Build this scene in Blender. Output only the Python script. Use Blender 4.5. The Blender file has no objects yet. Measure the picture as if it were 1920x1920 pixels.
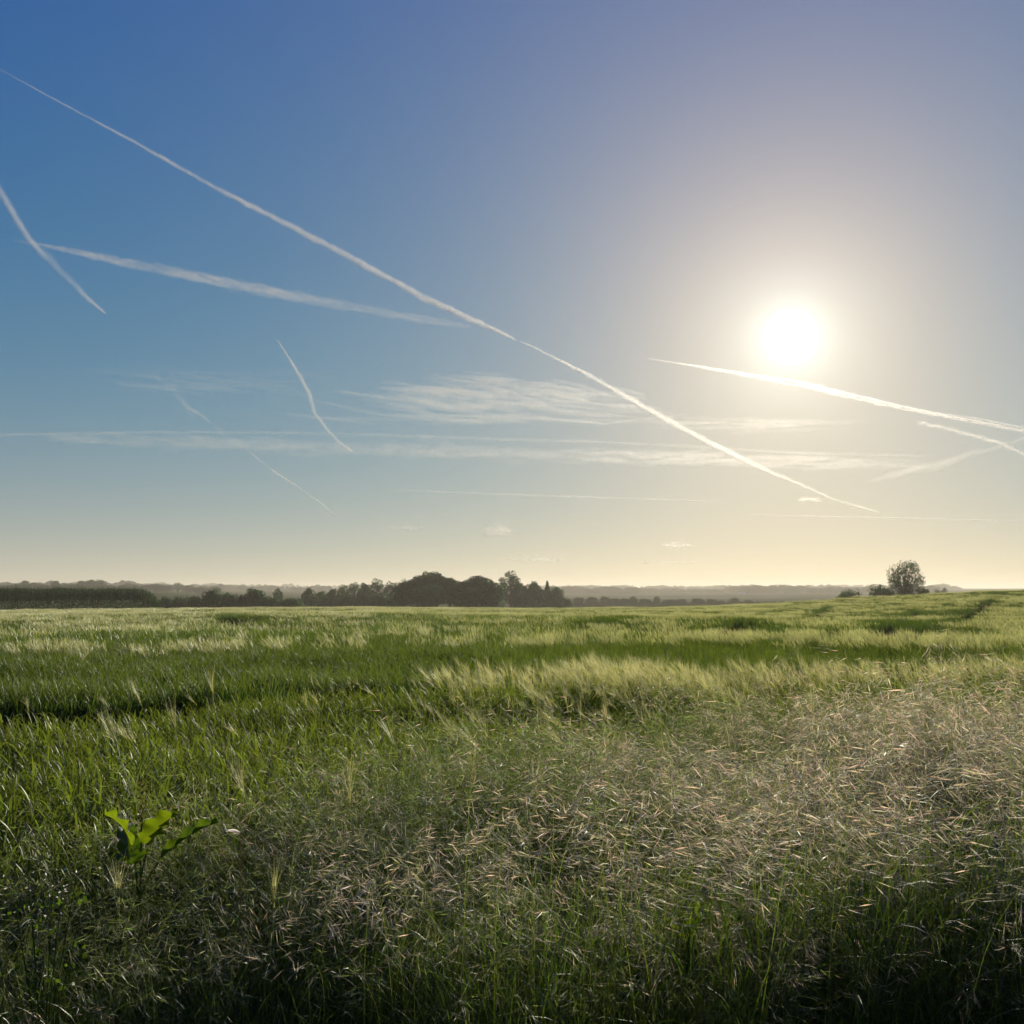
import bpy, math
import numpy as np
from mathutils import Vector

rng = np.random.default_rng(7)
R = math.radians
sc = bpy.context.scene
COL = sc.collection

# ------------------------------------------------------------------ camera
EYE = 1.65
FPX = 1750.0                 # focal length in photo pixels (photo is 1920 wide)
PITCH = math.atan(148 / FPX)
cam_d = bpy.data.cameras.new('camera')
cam = bpy.data.objects.new('camera', cam_d)
COL.objects.link(cam)
cam.location = (0, 0, EYE)
cam.rotation_euler = (R(90) + PITCH, 0, 0)
cam_d.sensor_width = 36
cam_d.lens = 36 * FPX / 1920
cam_d.clip_start = 0.05
cam_d.clip_end = 600000
sc.camera = cam


def ray(px, py):
    X, Y = (px - 960) / FPX, (960 - py) / FPX
    c, s = math.cos(PITCH), math.sin(PITCH)
    v = Vector((X, c - Y * s, s + Y * c))
    return v.normalized()


SUN = ray(1482, 632)
SUN_EL = math.asin(SUN.z)
SUN_AZ = math.atan2(SUN.x, SUN.y)          # from +Y towards +X

# ------------------------------------------------------------------ world
w = bpy.data.worlds.new('World')
sc.world = w
w.use_nodes = True
nt = w.node_tree
nt.nodes.clear()
N = nt.nodes.new
L = nt.links.new


def val(nt_, op, a, b=None, c=None, clamp=False):
    n = nt_.nodes.new('ShaderNodeMath')
    n.operation = op
    n.use_clamp = clamp
    for i, v in enumerate((a, b, c)):
        if v is None:
            continue
        if isinstance(v, (int, float)):
            n.inputs[i].default_value = v
        else:
            nt_.links.new(v, n.inputs[i])
    return n.outputs[0]


def cmul(nt_, colour, fac):                # colour (tuple or socket) times scalar socket
    n = nt_.nodes.new('ShaderNodeVectorMath')
    n.operation = 'SCALE'
    if isinstance(colour, tuple):
        n.inputs[0].default_value = colour
    else:
        nt_.links.new(colour, n.inputs[0])
    if isinstance(fac, (int, float)):
        n.inputs['Scale'].default_value = fac
    else:
        nt_.links.new(fac, n.inputs['Scale'])
    return n.outputs[0]


def vec(nt_, op, a, b):
    n = nt_.nodes.new('ShaderNodeVectorMath')
    n.operation = op
    for i, v in enumerate((a, b)):
        if isinstance(v, tuple):
            n.inputs[i].default_value = v
        else:
            nt_.links.new(v, n.inputs[i])
    return n.outputs['Value'] if op == 'DOT_PRODUCT' else n.outputs[0]


sky = N('ShaderNodeTexSky')
sky.sky_type = 'NISHITA'
sky.sun_disc = False
sky.sun_elevation = SUN_EL
sky.sun_rotation = SUN_AZ
sky.altitude = 50
sky.air_density = 1.0
sky.dust_density = 0.2
sky.ozone_density = 2.0
tc = N('ShaderNodeTexCoord')
dirv = tc.outputs['Generated']
dot = vec(nt, 'DOT_PRODUCT', dirv, tuple(SUN))
ang = val(nt, 'ARCCOSINE', val(nt, 'MINIMUM', dot, 0.999999))      # radians off the sun
sep = N('ShaderNodeSeparateXYZ')
L(dirv, sep.inputs[0])
elev = val(nt, 'MAXIMUM', sep.outputs['Z'], 0.0)


def fall(x, s):
    return val(nt, 'EXPONENT', val(nt, 'MULTIPLY', x, -1.0 / s))


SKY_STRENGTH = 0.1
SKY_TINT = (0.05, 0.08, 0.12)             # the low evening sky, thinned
terms = [cmul(nt, c_, f_) for c_, f_ in (
    ((0.00, 0.00, 2.80), 1.0),                             # clear blue air
    ((0.8, 4.2, 6.5), fall(ang, 0.045)),                   # bright inner aureole
    ((5.6, 3.9, 0.0), fall(ang, 0.12)),
    ((5.0, 0.85, 1.7), fall(ang, 0.25)),                    # broad aureole
    ((0.0, 2.1, 0.0), fall(ang, 0.50)),
    ((0.8, 1.4, 0.9), fall(elev, 0.05)),                   # milky air at the horizon
    ((4.4, 0.0, 0.0), fall(elev, 0.12)),
    ((0.0, 3.2, 0.0), fall(elev, 0.30)),
    ((2.2, 0.5, 0.0), val(nt, 'MULTIPLY', fall(elev, 0.12), fall(ang, 0.40))),
    ((0.3, 0.25, 0.0), val(nt, 'MAXIMUM', val(nt, 'SUBTRACT', 0.4, dot), 0.0)),   # warm fill light added out of view, opposite the sun
    ((9.5, 9.0, 7.0), fall(ang, 0.0130)))]              # glare round the sun
ss = N('ShaderNodeMapRange')                               # the dazzling sun itself
ss.interpolation_type = 'SMOOTHSTEP'
L(ang, ss.inputs['Value'])
ss.inputs['From Min'].default_value = 0.0285
ss.inputs['From Max'].default_value = 0.0165
ss.inputs['To Min'].default_value = 0.0
ss.inputs['To Max'].default_value = 1.0
terms.append(cmul(nt, (6.0, 6.0, 6.0), ss.outputs[0]))
acc = vec(nt, 'MULTIPLY', sky.outputs[0], SKY_TINT)
for t in terms:
    acc = vec(nt, 'ADD', acc, t)
away = N('ShaderNodeMapRange')                             # unseen sky away from the sun, dimmed to deepen the shadows
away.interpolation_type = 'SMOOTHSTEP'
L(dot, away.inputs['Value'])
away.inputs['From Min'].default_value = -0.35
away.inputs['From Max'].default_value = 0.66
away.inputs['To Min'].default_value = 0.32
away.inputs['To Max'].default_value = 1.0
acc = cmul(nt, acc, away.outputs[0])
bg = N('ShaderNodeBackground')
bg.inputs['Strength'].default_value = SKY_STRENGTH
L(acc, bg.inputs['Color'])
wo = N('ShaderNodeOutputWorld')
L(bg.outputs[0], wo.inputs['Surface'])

# ------------------------------------------------------------------ sun
sl = bpy.data.lights.new('sun', 'SUN')
sl.energy = 5.0
sl.angle = R(0.55)
sl.color = (1.0, 0.88, 0.68)
sun = bpy.data.objects.new('sun', sl)
COL.objects.link(sun)
sun.rotation_euler = (-SUN).to_track_quat('-Z', 'Y').to_euler()
sun.location = SUN * 50

# ------------------------------------------------------------------ exposure, sampling
sc.view_settings.view_transform = 'Standard'
sc.view_settings.look = 'None'
sc.view_settings.exposure = 0.0
sc.view_settings.gamma = 1.0
cy = sc.cycles
cy.max_bounces = 8
cy.diffuse_bounces = 3
cy.glossy_bounces = 2
cy.transmission_bounces = 4
cy.volume_bounces = 1
cy.transparent_max_bounces = 160
cy.use_adaptive_sampling = True
cy.adaptive_threshold = 0.04
cy.use_denoising = True
cy.denoiser = 'OPENIMAGEDENOISE'
cy.denoising_prefilter = 'ACCURATE'
cy.sample_clamp_indirect = 3.0
cy.sample_clamp_direct = 6.0

# ------------------------------------------------------------------ helpers


def tag(o, label=None, cat=None, group=None, kind=None):
    if label: o['label'] = label
    if cat: o['category'] = cat
    if group: o['group'] = group
    if kind: o['kind'] = kind
    return o


class MB:
    """collects vertices, faces and per-vertex colours; builds one mesh"""
    def __init__(s):
        s.v, s.f3, s.f4, s.c, s.n = [], [], [], [], 0
        s.mat, s.m3, s.m4 = 0, [], []                        # mat: material slot of what is added next

    def add(s, v, f, c):
        v = np.asarray(v, float).reshape(-1, 3)
        c = np.asarray(c, float)
        if c.ndim == 1:
            c = np.tile(c, (len(v), 1))
        f = np.asarray(f, int)
        (s.f4 if f.shape[1] == 4 else s.f3).append(f + s.n)
        (s.m4 if f.shape[1] == 4 else s.m3).append(np.full(len(f), s.mat))
        s.v.append(v); s.c.append(c[:, :3]); s.n += len(v)

    def mesh(s, name, mat, smooth=True):
        me = bpy.data.meshes.new(name)
        V = np.concatenate(s.v)
        loops, starts, p = [], [], 0
        for lst, k in ((s.f3, 3), (s.f4, 4)):
            if lst:
                F = np.concatenate(lst)
                loops.append(F.ravel())
                starts.append(p + np.arange(len(F)) * k)
                p += F.size
        loops = np.concatenate(loops); starts = np.concatenate(starts)
        me.vertices.add(len(V)); me.vertices.foreach_set('co', V.astype(np.float32).ravel())
        me.loops.add(len(loops)); me.loops.foreach_set('vertex_index', loops.astype(np.int32))
        me.polygons.add(len(starts)); me.polygons.foreach_set('loop_start', starts.astype(np.int32))
        me.update(calc_edges=True)
        me.validate()
        C = np.concatenate(s.c)
        ca = me.color_attributes.new('Col', 'FLOAT_COLOR', 'POINT')
        ca.data.foreach_set('color', np.concatenate([C, np.ones((len(C), 1))], 1).astype(np.float32).ravel())
        if smooth:
            me.polygons.foreach_set('use_smooth', np.ones(len(me.polygons), bool))
        for m_ in (mat if isinstance(mat, (list, tuple)) else [mat]):
            me.materials.append(m_)
        mi = np.concatenate(s.m3 + s.m4)
        if mi.any():
            me.polygons.foreach_set('material_index', mi.astype(np.int32))
        return me

    def build(s, name, mat, parent=None, smooth=True):
        o = bpy.data.objects.new(name, s.mesh(name, mat, smooth))
        COL.objects.link(o)
        if parent: o.parent = parent
        return o


def empty(name, loc=(0, 0, 0)):
    o = bpy.data.objects.new(name, None)
    o.empty_display_size = 0.2
    COL.objects.link(o)
    o.location = loc
    return o


def copy_tree(o, parent=None):
    kids = list(o.children)
    c = o.copy(); COL.objects.link(c); c.parent = parent
    for k in kids:
        copy_tree(k, c)
    return c


def U(a, b, n=None):
    return rng.uniform(a, b, n)


def blades(mb, p, L_, w0, phi, t0, t1, c0, c1, seg=4, prof='blade', twist=0.6, pw=1.4):
    """strips that bend: start p (n,3), length, width, azimuth of lean, start and end tilt from vertical"""
    p = np.asarray(p, float).reshape(-1, 3); n = len(p)
    L_, w0, phi, t0, t1 = [np.broadcast_to(np.asarray(a, float), (n,)) for a in (L_, w0, phi, t0, t1)]
    pts = [p]
    q = p
    for k in range(seg):
        t = (k + 0.5) / seg
        th = t0 + (t1 - t0) * t ** pw
        d = np.stack([np.sin(th) * np.cos(phi), np.sin(th) * np.sin(phi), np.cos(th)], 1)
        q = q + d * (L_ / seg)[:, None]
        pts.append(q)
    P = np.stack(pts, 1)                                     # n, seg+1, 3
    tw = rng.normal(0, twist, n)
    side = np.stack([-np.sin(phi) * np.cos(tw), np.cos(phi) * np.cos(tw), np.sin(tw)], 1)
    t = np.linspace(0, 1, seg + 1)
    if prof == 'blade': W = np.minimum(1, 0.55 + t * 1.6) * (1 - t ** 2.2) + 0.03
    elif prof == 'stem': W = 1 - 0.6 * t
    elif prof == 'awn': W = 1 - 0.85 * t
    else: W = np.sin(np.pi * np.clip(t * 0.92 + 0.06, 0, 1)) ** 0.8 + 0.04       # spikelet
    off = side[:, None, :] * (w0[:, None] * W[None, :] / 2)[:, :, None]
    V = np.stack([P - off, P + off], 2).reshape(-1, 3)
    base = (np.arange(n) * (seg + 1) * 2)[:, None] + (np.arange(seg) * 2)[None, :]
    base = base.ravel()
    F = np.stack([base, base + 1, base + 3, base + 2], 1)
    c0 = np.broadcast_to(np.asarray(c0, float), (n, 3)); c1 = np.broadcast_to(np.asarray(c1, float), (n, 3))
    Cc = c0[:, None, :] * (1 - t)[None, :, None] + c1[:, None, :] * t[None, :, None]
    Cc = np.repeat(Cc, 2, axis=1).reshape(-1, 3)
    mb.add(V, F, Cc)
    return P


def jit(c, n, s=0.18):
    c = np.asarray(c, float)
    return np.clip(c * (1 + rng.normal(0, s, (n, 1))) * (1 + rng.normal(0, s * 0.35, (n, 3))), 0.004, 0.9)


def tube(mb, path, radii, c, k=6):
    path = np.asarray(path, float); radii = np.asarray(radii, float)
    n = len(path)
    T = np.gradient(path, axis=0); T /= np.linalg.norm(T, axis=1)[:, None] + 1e-9
    a = np.array([1.0, 0.3, 0.1])
    X = np.cross(T, a); X /= np.linalg.norm(X, axis=1)[:, None] + 1e-9
    Y = np.cross(T, X)
    th = np.arange(k) * 2 * np.pi / k
    V = path[:, None, :] + radii[:, None, None] * (X[:, None, :] * np.cos(th)[None, :, None] + Y[:, None, :] * np.sin(th)[None, :, None])
    F = []
    for i in range(n - 1):
        for j in range(k):
            F.append((i * k + j, i * k + (j + 1) % k, (i + 1) * k + (j + 1) % k, (i + 1) * k + j))
    mb.add(V.reshape(-1, 3), F, c)


def scatter(name, pts, rot, scl, idx, coll):
    me = bpy.data.meshes.new(name)
    me.from_pydata([tuple(p) for p in pts], [], [])
    for an, ty, data in (('rot', 'FLOAT_VECTOR', rot), ('scl', 'FLOAT_VECTOR', scl)):
        a = me.attributes.new(an, ty, 'POINT')
        a.data.foreach_set('vector', np.asarray(data, np.float32).ravel())
    a = me.attributes.new('idx', 'INT', 'POINT')
    a.data.foreach_set('value', np.asarray(idx, np.int32))
    o = bpy.data.objects.new(name, me)
    COL.objects.link(o)
    ng = bpy.data.node_groups.new(name + '_nodes', 'GeometryNodeTree')
    ng.interface.new_socket('Geometry', in_out='INPUT', socket_type='NodeSocketGeometry')
    ng.interface.new_socket('Geometry', in_out='OUTPUT', socket_type='NodeSocketGeometry')
    gi = ng.nodes.new('NodeGroupInput'); go = ng.nodes.new('NodeGroupOutput')
    ip = ng.nodes.new('GeometryNodeInstanceOnPoints')
    ci = ng.nodes.new('GeometryNodeCollectionInfo')
    ci.inputs['Collection'].default_value = coll
    ci.inputs['Separate Children'].default_value = True
    ci.inputs['Reset Children'].default_value = True
    ng.links.new(gi.outputs[0], ip.inputs['Points'])
    ng.links.new(ci.outputs[0], ip.inputs['Instance'])
    ip.inputs['Pick Instance'].default_value = True
    for an, ty, sock in (('idx', 'INT', 'Instance Index'), ('rot', 'FLOAT_VECTOR', 'Rotation'), ('scl', 'FLOAT_VECTOR', 'Scale')):
        na = ng.nodes.new('GeometryNodeInputNamedAttribute')
        na.data_type = ty
        na.inputs['Name'].default_value = an
        ng.links.new(na.outputs['Attribute'], ip.inputs[sock])
    ng.links.new(ip.outputs[0], go.inputs[0])
    m = o.modifiers.new('scatter', 'NODES')
    m.node_group = ng
    return o


def proto_collection(name, meshes):
    c = bpy.data.collections.new(name)
    for i, me in enumerate(meshes):
        c.objects.link(bpy.data.objects.new('%s_%02d' % (name, i), me))
    return c


# ------------------------------------------------------------------ materials
def plant_mat(name, trans=0.45, gloss=0.08, rough=0.38, tmul=(1.25, 1.35, 0.6), var=0.25, patch=None):
    m = bpy.data.materials.new(name); m.use_nodes = True
    t = m.node_tree; t.nodes.clear()
    at = t.nodes.new('ShaderNodeAttribute'); at.attribute_name = 'Col'
    oi = t.nodes.new('ShaderNodeObjectInfo')
    geo = t.nodes.new('ShaderNodeNewGeometry')
    ns = t.nodes.new('ShaderNodeTexNoise'); ns.inputs['Scale'].default_value = 0.55; ns.inputs['Detail'].default_value = 3
    t.links.new(geo.outputs['Position'], ns.inputs['Vector'])
    f = val(t, 'ADD', val(t, 'MULTIPLY', oi.outputs['Random'], var), val(t, 'MULTIPLY', ns.outputs[0], var * 1.5))
    f = val(t, 'ADD', f, 1 - var * 1.25)
    c = cmul(t, at.outputs['Color'], f)
    d = t.nodes.new('ShaderNodeBsdfDiffuse'); t.links.new(c, d.inputs['Color'])
    tr = t.nodes.new('ShaderNodeBsdfTranslucent')
    t.links.new(vec(t, 'MULTIPLY', c, tmul), tr.inputs['Color'])
    mx = t.nodes.new('ShaderNodeMixShader'); mx.inputs[0].default_value = trans
    t.links.new(d.outputs[0], mx.inputs[1]); t.links.new(tr.outputs[0], mx.inputs[2])
    g = t.nodes.new('ShaderNodeBsdfGlossy'); g.inputs['Roughness'].default_value = rough
    g.inputs['Color'].default_value = (0.9, 0.95, 0.95, 1)
    fr = t.nodes.new('ShaderNodeFresnel'); fr.inputs['IOR'].default_value = 1.42
    mg = t.nodes.new('ShaderNodeMixShader')
    t.links.new(val(t, 'MULTIPLY', fr.outputs[0], gloss * 10, clamp=True), mg.inputs[0])
    t.links.new(mx.outputs[0], mg.inputs[1]); t.links.new(g.outputs[0], mg.inputs[2])
    o = t.nodes.new('ShaderNodeOutputMaterial')
    t.links.new(mg.outputs[0], o.inputs['Surface'])
    return m


M_blade = plant_mat('grass_blade', 0.46, 0.008, 0.45, (1.15, 1.3, 0.5))
M_crop = plant_mat('barley_leaf', 0.55, 0.007, 0.50, (1.45, 1.4, 0.5))
M_straw = plant_mat('dry_spikelet', 0.58, 0.012, 0.5, (1.4, 1.36, 1.3))
M_awn = plant_mat('barley_awn', 0.60, 0.03, 0.5, (1.15, 1.15, 0.75))
M_leaf = plant_mat('broad_leaf', 0.70, 0.003, 0.5, (1.6, 1.5, 0.3), 0.1)
M_tree = plant_mat('tree_foliage', 0.24, 0.006, 0.50, (1.1, 1.4, 0.6), 0.2)


def bark():
    m = bpy.data.materials.new('bark'); m.use_nodes = True
    t = m.node_tree; b = t.nodes['Principled BSDF']
    n = t.nodes.new('ShaderNodeTexNoise'); n.inputs['Scale'].default_value = 6; n.inputs['Detail'].default_value = 6
    r = t.nodes.new('ShaderNodeValToRGB')
    r.color_ramp.elements[0].color = (0.035, 0.026, 0.018, 1); r.color_ramp.elements[1].color = (0.12, 0.09, 0.065, 1)
    t.links.new(n.outputs[0], r.inputs[0]); t.links.new(r.outputs[0], b.inputs['Base Color'])
    b.inputs['Roughness'].default_value = 0.9
    return m


M_bark = bark()


def ground_mat():
    m = bpy.data.materials.new('farmland'); m.use_nodes = True
    t = m.node_tree; b = t.nodes['Principled BSDF']
    g = t.nodes.new('ShaderNodeNewGeometry')
    ln = t.nodes.new('ShaderNodeVectorMath'); ln.operation = 'LENGTH'
    t.links.new(g.outputs['Position'], ln.inputs[0])
    near = t.nodes.new('ShaderNodeTexNoise'); near.inputs['Scale'].default_value = 9; near.inputs['Detail'].default_value = 8
    t.links.new(g.outputs['Position'], near.inputs['Vector'])
    r1 = t.nodes.new('ShaderNodeValToRGB')
    r1.color_ramp.elements[0].position = 0.35; r1.color_ramp.elements[0].color = (0.020, 0.016, 0.010, 1)
    r1.color_ramp.elements[1].position = 0.70; r1.color_ramp.elements[1].color = (0.035, 0.045, 0.014, 1)
    t.links.new(near.outputs[0], r1.inputs[0])
    vo = t.nodes.new('ShaderNodeTexVoronoi'); vo.inputs['Scale'].default_value = 0.0042
    wp = t.nodes.new('ShaderNodeTexNoise'); wp.inputs['Scale'].default_value = 0.003
    t.links.new(g.outputs['Position'], wp.inputs['Vector'])
    t.links.new(vec(t, 'ADD', g.outputs['Position'], cmul(t, wp.outputs['Color'], 120.0)), vo.inputs['Vector'])
    sp = t.nodes.new('ShaderNodeSeparateColor'); t.links.new(vo.outputs['Color'], sp.inputs[0])
    r2 = t.nodes.new('ShaderNodeValToRGB')
    r2.color_ramp.elements[0].color = (0.045, 0.085, 0.022, 1)
    r2.color_ramp.elements[1].color = (0.10, 0.14, 0.04, 1)
    e = r2.color_ramp.elements.new(0.5); e.color = (0.06, 0.11, 0.028, 1)
    t.links.new(sp.outputs[0], r2.inputs[0])
    mr = t.nodes.new('ShaderNodeMapRange')
    mr.inputs['From Min'].default_value = 230; mr.inputs['From Max'].default_value = 330
    t.links.new(ln.outputs['Value'], mr.inputs['Value'])
    mx = t.nodes.new('ShaderNodeMix'); mx.data_type = 'RGBA'
    t.links.new(mr.outputs[0], mx.inputs[0])
    t.links.new(r1.outputs[0], mx.inputs['A']); t.links.new(r2.outputs[0], mx.inputs['B'])
    t.nodes.remove(b); b = t.nodes.new('ShaderNodeBsdfDiffuse'); b.inputs['Roughness'].default_value = 0.3
    t.links.new(b.outputs[0], t.nodes['Material Output'].inputs['Surface'])
    t.links.new(mx.outputs['Result'], b.inputs['Color'])
    bp = t.nodes.new('ShaderNodeBump'); bp.inputs['Strength'].default_value = 0.8; bp.inputs['Distance'].default_value = 0.05
    t.links.new(near.outputs[0], bp.inputs['Height']); t.links.new(bp.outputs[0], b.inputs['Normal'])
    return m


# ------------------------------------------------------------------ terrain
CROP_H = 0.72
XS = np.array([-2500, -600, 0, 740, 960, 1200, 1440, 1600, 1700, 1800, 1920, 2400, 4000], float)
OFF = np.array([-33, -33, -33, -30, -35, -33, -23, -12, -6, -1, 2, 8, 8], float)
RC = np.array([190, 190, 190, 290, 290, 230, 175, 155, 150, 145, 140, 140, 140], float)
XA = np.arctan((XS - 960) / 1756)
FA = np.linspace(-math.pi, math.pi, 721)
ker = np.exp(-0.5 * (np.arange(-10, 11) / 4.0) ** 2); ker /= ker.sum()
OFFA = np.convolve(np.pad(np.interp(FA, XA, OFF), 10, 'edge'), ker, 'valid')
RCA = np.convolve(np.pad(np.interp(FA, XA, RC), 10, 'edge'), ker, 'valid')


def vnoise(x, y, seed=0):
    """smooth value noise 0..1"""
    xi = np.floor(x).astype(np.int64); yi = np.floor(y).astype(np.int64)
    fx = x - xi; fy = y - yi
    fx = fx * fx * (3 - 2 * fx); fy = fy * fy * (3 - 2 * fy)

    def h(a, b):
        k = (a * 374761393 + b * 668265263 + seed * 974634777) & 0xffffffff
        k = ((k ^ (k >> 13)) * 1274126177) & 0xffffffff
        return ((k ^ (k >> 16)) & 0xffff) / 65535.0
    return (h(xi, yi) * (1 - fx) + h(xi + 1, yi) * fx) * (1 - fy) + (h(xi, yi + 1) * (1 - fx) + h(xi + 1, yi + 1) * fx) * fy


def smooth(a, b, x):
    t = np.clip((x - a) / (b - a), 0, 1)
    return t * t * (3 - 2 * t)


def terrain(x, y):
    x = np.asarray(x, float); y = np.asarray(y, float)
    r = np.hypot(x, y) + 1e-6
    az = np.arctan2(x, y)
    off = np.interp(az, FA, OFFA); rc = np.interp(az, FA, RCA)
    hc = EYE - CROP_H + off / FPX * rc
    t = np.clip(r / rc, 0, 1)
    right = smooth(R(5), R(20), az)
    z = hc * (t ** 1.25 * (1 - right) + t ** 2 * right) - 0.75 * right * np.sin(np.pi * t) * smooth(0, 0.35, t)
    und = 0.16 * np.sin(r / 8.0 + 1.3 * np.sin(az * 5) + 0.8) * smooth(14, 45, r) * (1 - right * 0.6)
    und += 0.25 * (vnoise(x / 22, y / 22, 3) - 0.5) * smooth(12, 40, r)
    z = z + und * (1 - smooth(0.8, 1.0, r / rc))
    # beyond the crest
    s = (hc + CROP_H - EYE) / rc
    over = r - rc
    zb = hc + s * over - 0.02 * over
    # far country
    nf = vnoise(az * 6 + 50, r / 900, 5) - 0.5
    far = -6.2 + 5 * smooth(900, 1700, r) + 6 * smooth(1500, 2700, r) + 7 * smooth(2700, 4200, r) + 3.0 * nf * smooth(500, 1500, r)
    left = 1 - smooth(R(-24), R(-15), az)
    far = far + 5.0 * left * smooth(330, 650, r) + 2.5 * (1 - smooth(R(-15), R(-6), az)) * smooth(400, 900, r)
    k = smooth(1.0, 2.2, r / rc)
    zb = zb * (1 - k) + far * k
    z = np.where(r < rc, z, zb)
    return z


rings = np.concatenate([[0.0], np.geomspace(0.4, 12, 50), np.geomspace(12.3, 400, 200)[0:], np.geomspace(408, 6000, 90), np.geomspace(6600, 60000, 14)])
na = 540
azs = np.linspace(-math.pi, math.pi, na, endpoint=False)
rr, aa = np.meshgrid(rings[1:], azs, indexing='ij')
gx, gy = rr * np.sin(aa), rr * np.cos(aa)
gz = terrain(gx, gy)
V = np.concatenate([[[0, 0, float(terrain(0, 0.01))]], np.stack([gx, gy, gz], 2).reshape(-1, 3)])
nr = len(rings) - 1
i0 = (np.arange(nr - 1)[:, None] * na + np.arange(na)[None, :]).ravel() + 1
i1 = (np.arange(nr - 1)[:, None] * na + (np.arange(na)[None, :] + 1) % na).ravel() + 1
F4 = np.stack([i0, i0 + na, i1 + na, i1], 1)
F3 = np.stack([np.zeros(na, int), 1 + np.arange(na), 1 + (np.arange(na) + 1) % na], 1)
gmb = MB(); gmb.add(V, F4, (0.1, 0.1, 0.1)); gmb.f3.append(F3); gmb.m3.append(np.zeros(len(F3), int))
ground = gmb.build('ground', ground_mat())
tag(ground, 'rolling green farmland running out to the horizon', None, None, 'structure')


def az_of(px): return math.atan((px - 960) / 1756)


def xy(px, r):
    a = az_of(px); return r * math.sin(a), r * math.cos(a)


def pt(px, py, r):
    """world point seen at a photo pixel, at horizontal distance r"""
    d = ray(px, py); h = math.hypot(d.x, d.y)
    return Vector((d.x / h * r, d.y / h * r, EYE + d.z / h * r))


# ------------------------------------------------------------------ grass prototypes
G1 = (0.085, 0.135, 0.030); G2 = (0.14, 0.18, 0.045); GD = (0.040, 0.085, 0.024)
TAN = (0.56, 0.48, 0.34); PALE = (0.62, 0.57, 0.42); OLIVE = (0.24, 0.27, 0.10); GS = (0.20, 0.27, 0.07)


def brome(tan, nst=10, rad=0.11, hgt=0.86, dens=1.0):
    """drooping brome tuft: thin stems with one-sided hanging spikelets"""
    st, sp = MB(), MB()
    n = nst
    p = np.stack([rng.normal(0, rad, n), rng.normal(0, rad, n), np.zeros(n)], 1)
    phi = rng.normal(-0.15, 0.55, n) + np.where(U(0, 1, n) < 0.15, math.pi, 0)
    Ls = hgt * U(0.85, 1.2, n)
    P = blades(st, p, Ls, U(0.0018, 0.0026, n), phi, U(0.0, 0.22, n), U(0.7, 1.8, n), jit(G2, n), jit(OLIVE, n), seg=10, prof='stem', pw=3.2)
    for i in range(n):
        m = int(U(6, 12) * dens)
        t = U(0.74, 1.0, m) * 10
        k = np.minimum(t.astype(int), 9); f = (t - k)[:, None]
        q = P[i, k] * (1 - f) + P[i, k + 1] * f
        ph = phi[i] + rng.normal(0, 0.5, m)
        bl = U(0.02, 0.075, m)
        B = blades(sp, q, bl, 0.0011, ph, U(0.8, 1.5, m), U(1.5, 2.3, m), OLIVE, tan, seg=3, prof='stem')
        col = jit(tan, m, 0.25)
        dr = U(1.2, 2.5) + rng.normal(0, 0.36, m)
        S = blades(sp, B[:, -1], U(0.024, 0.037, m), U(0.0020, 0.0033, m), ph, dr, dr + 0.15, col, col * 1.1, seg=3, prof='spike', twist=1.5)
        for a in range(3):
            blades(sp, S[:, -2], U(0.022, 0.036, m), 0.0010, ph + rng.normal(0, 0.13, m), dr, dr + rng.normal(0, 0.13, m), col, PALE, seg=1, prof='awn')
    # leaves
    n = 20
    p = np.stack([rng.normal(0, rad, n), rng.normal(0, rad, n), U(0, 0.5, n) * hgt], 1)
    blades(st, p, U(0.22, 0.42, n), U(0.003, 0.0055, n), U(-math.pi, math.pi, n), U(0.1, 0.5, n), U(0.9, 2.4, n), jit(G1, n), jit(G2, n), seg=6)
    st.v += sp.v; st.c += sp.c; st.f4 += [f + st.n for f in sp.f4]; st.m4 += [np.ones(len(f), int) for f in sp.f4]; st.n += sp.n
    return st


def tuft(n=34, h=(0.35, 0.75), rad=0.10, w=(0.003, 0.006), c=G1, c2=G2, bend=(0.3, 1.6), zb=0.0):
    mb = MB()
    p = np.stack([rng.normal(0, rad, n), rng.normal(0, rad, n), U(0, 1, n) * zb], 1)
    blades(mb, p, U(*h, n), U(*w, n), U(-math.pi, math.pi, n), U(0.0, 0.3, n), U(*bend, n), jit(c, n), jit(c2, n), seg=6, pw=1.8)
    # some dead straws
    m = n // 6
    p = np.stack([rng.normal(0, rad, m), rng.normal(0, rad, m), np.zeros(m)], 1)
    blades(mb, p, U(*h, m) * 0.9, U(*w, m) * 0.7, U(-math.pi, math.pi, m), U(0.2, 0.8, m), U(0.9, 1.9, m), jit(OLIVE, m), jit(TAN, m), seg=4)
    return mb


def barley_plants(n=9, rad=0.09, h=0.62, ears=0):
    mb = MB()
    p = np.stack([rng.normal(0, rad, n), rng.normal(0, rad, n), np.zeros(n)], 1)
    phi = U(-math.pi, math.pi, n)
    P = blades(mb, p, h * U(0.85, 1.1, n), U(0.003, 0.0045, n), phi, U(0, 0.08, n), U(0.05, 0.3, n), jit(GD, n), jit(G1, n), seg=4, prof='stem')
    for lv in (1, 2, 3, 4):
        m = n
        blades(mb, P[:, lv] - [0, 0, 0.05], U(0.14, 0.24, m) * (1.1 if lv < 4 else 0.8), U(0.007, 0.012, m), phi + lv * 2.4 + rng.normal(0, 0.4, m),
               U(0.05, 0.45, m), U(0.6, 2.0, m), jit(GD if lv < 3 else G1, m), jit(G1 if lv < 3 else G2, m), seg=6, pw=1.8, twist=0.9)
    if ears:
        e = MB()
        for i in range(min(ears, n)):
            ear(mb, P[i, -1], phi0=2.6 + rng.normal(0, 0.5), tilt=U(0.2, 0.9))
    return mb


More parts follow.
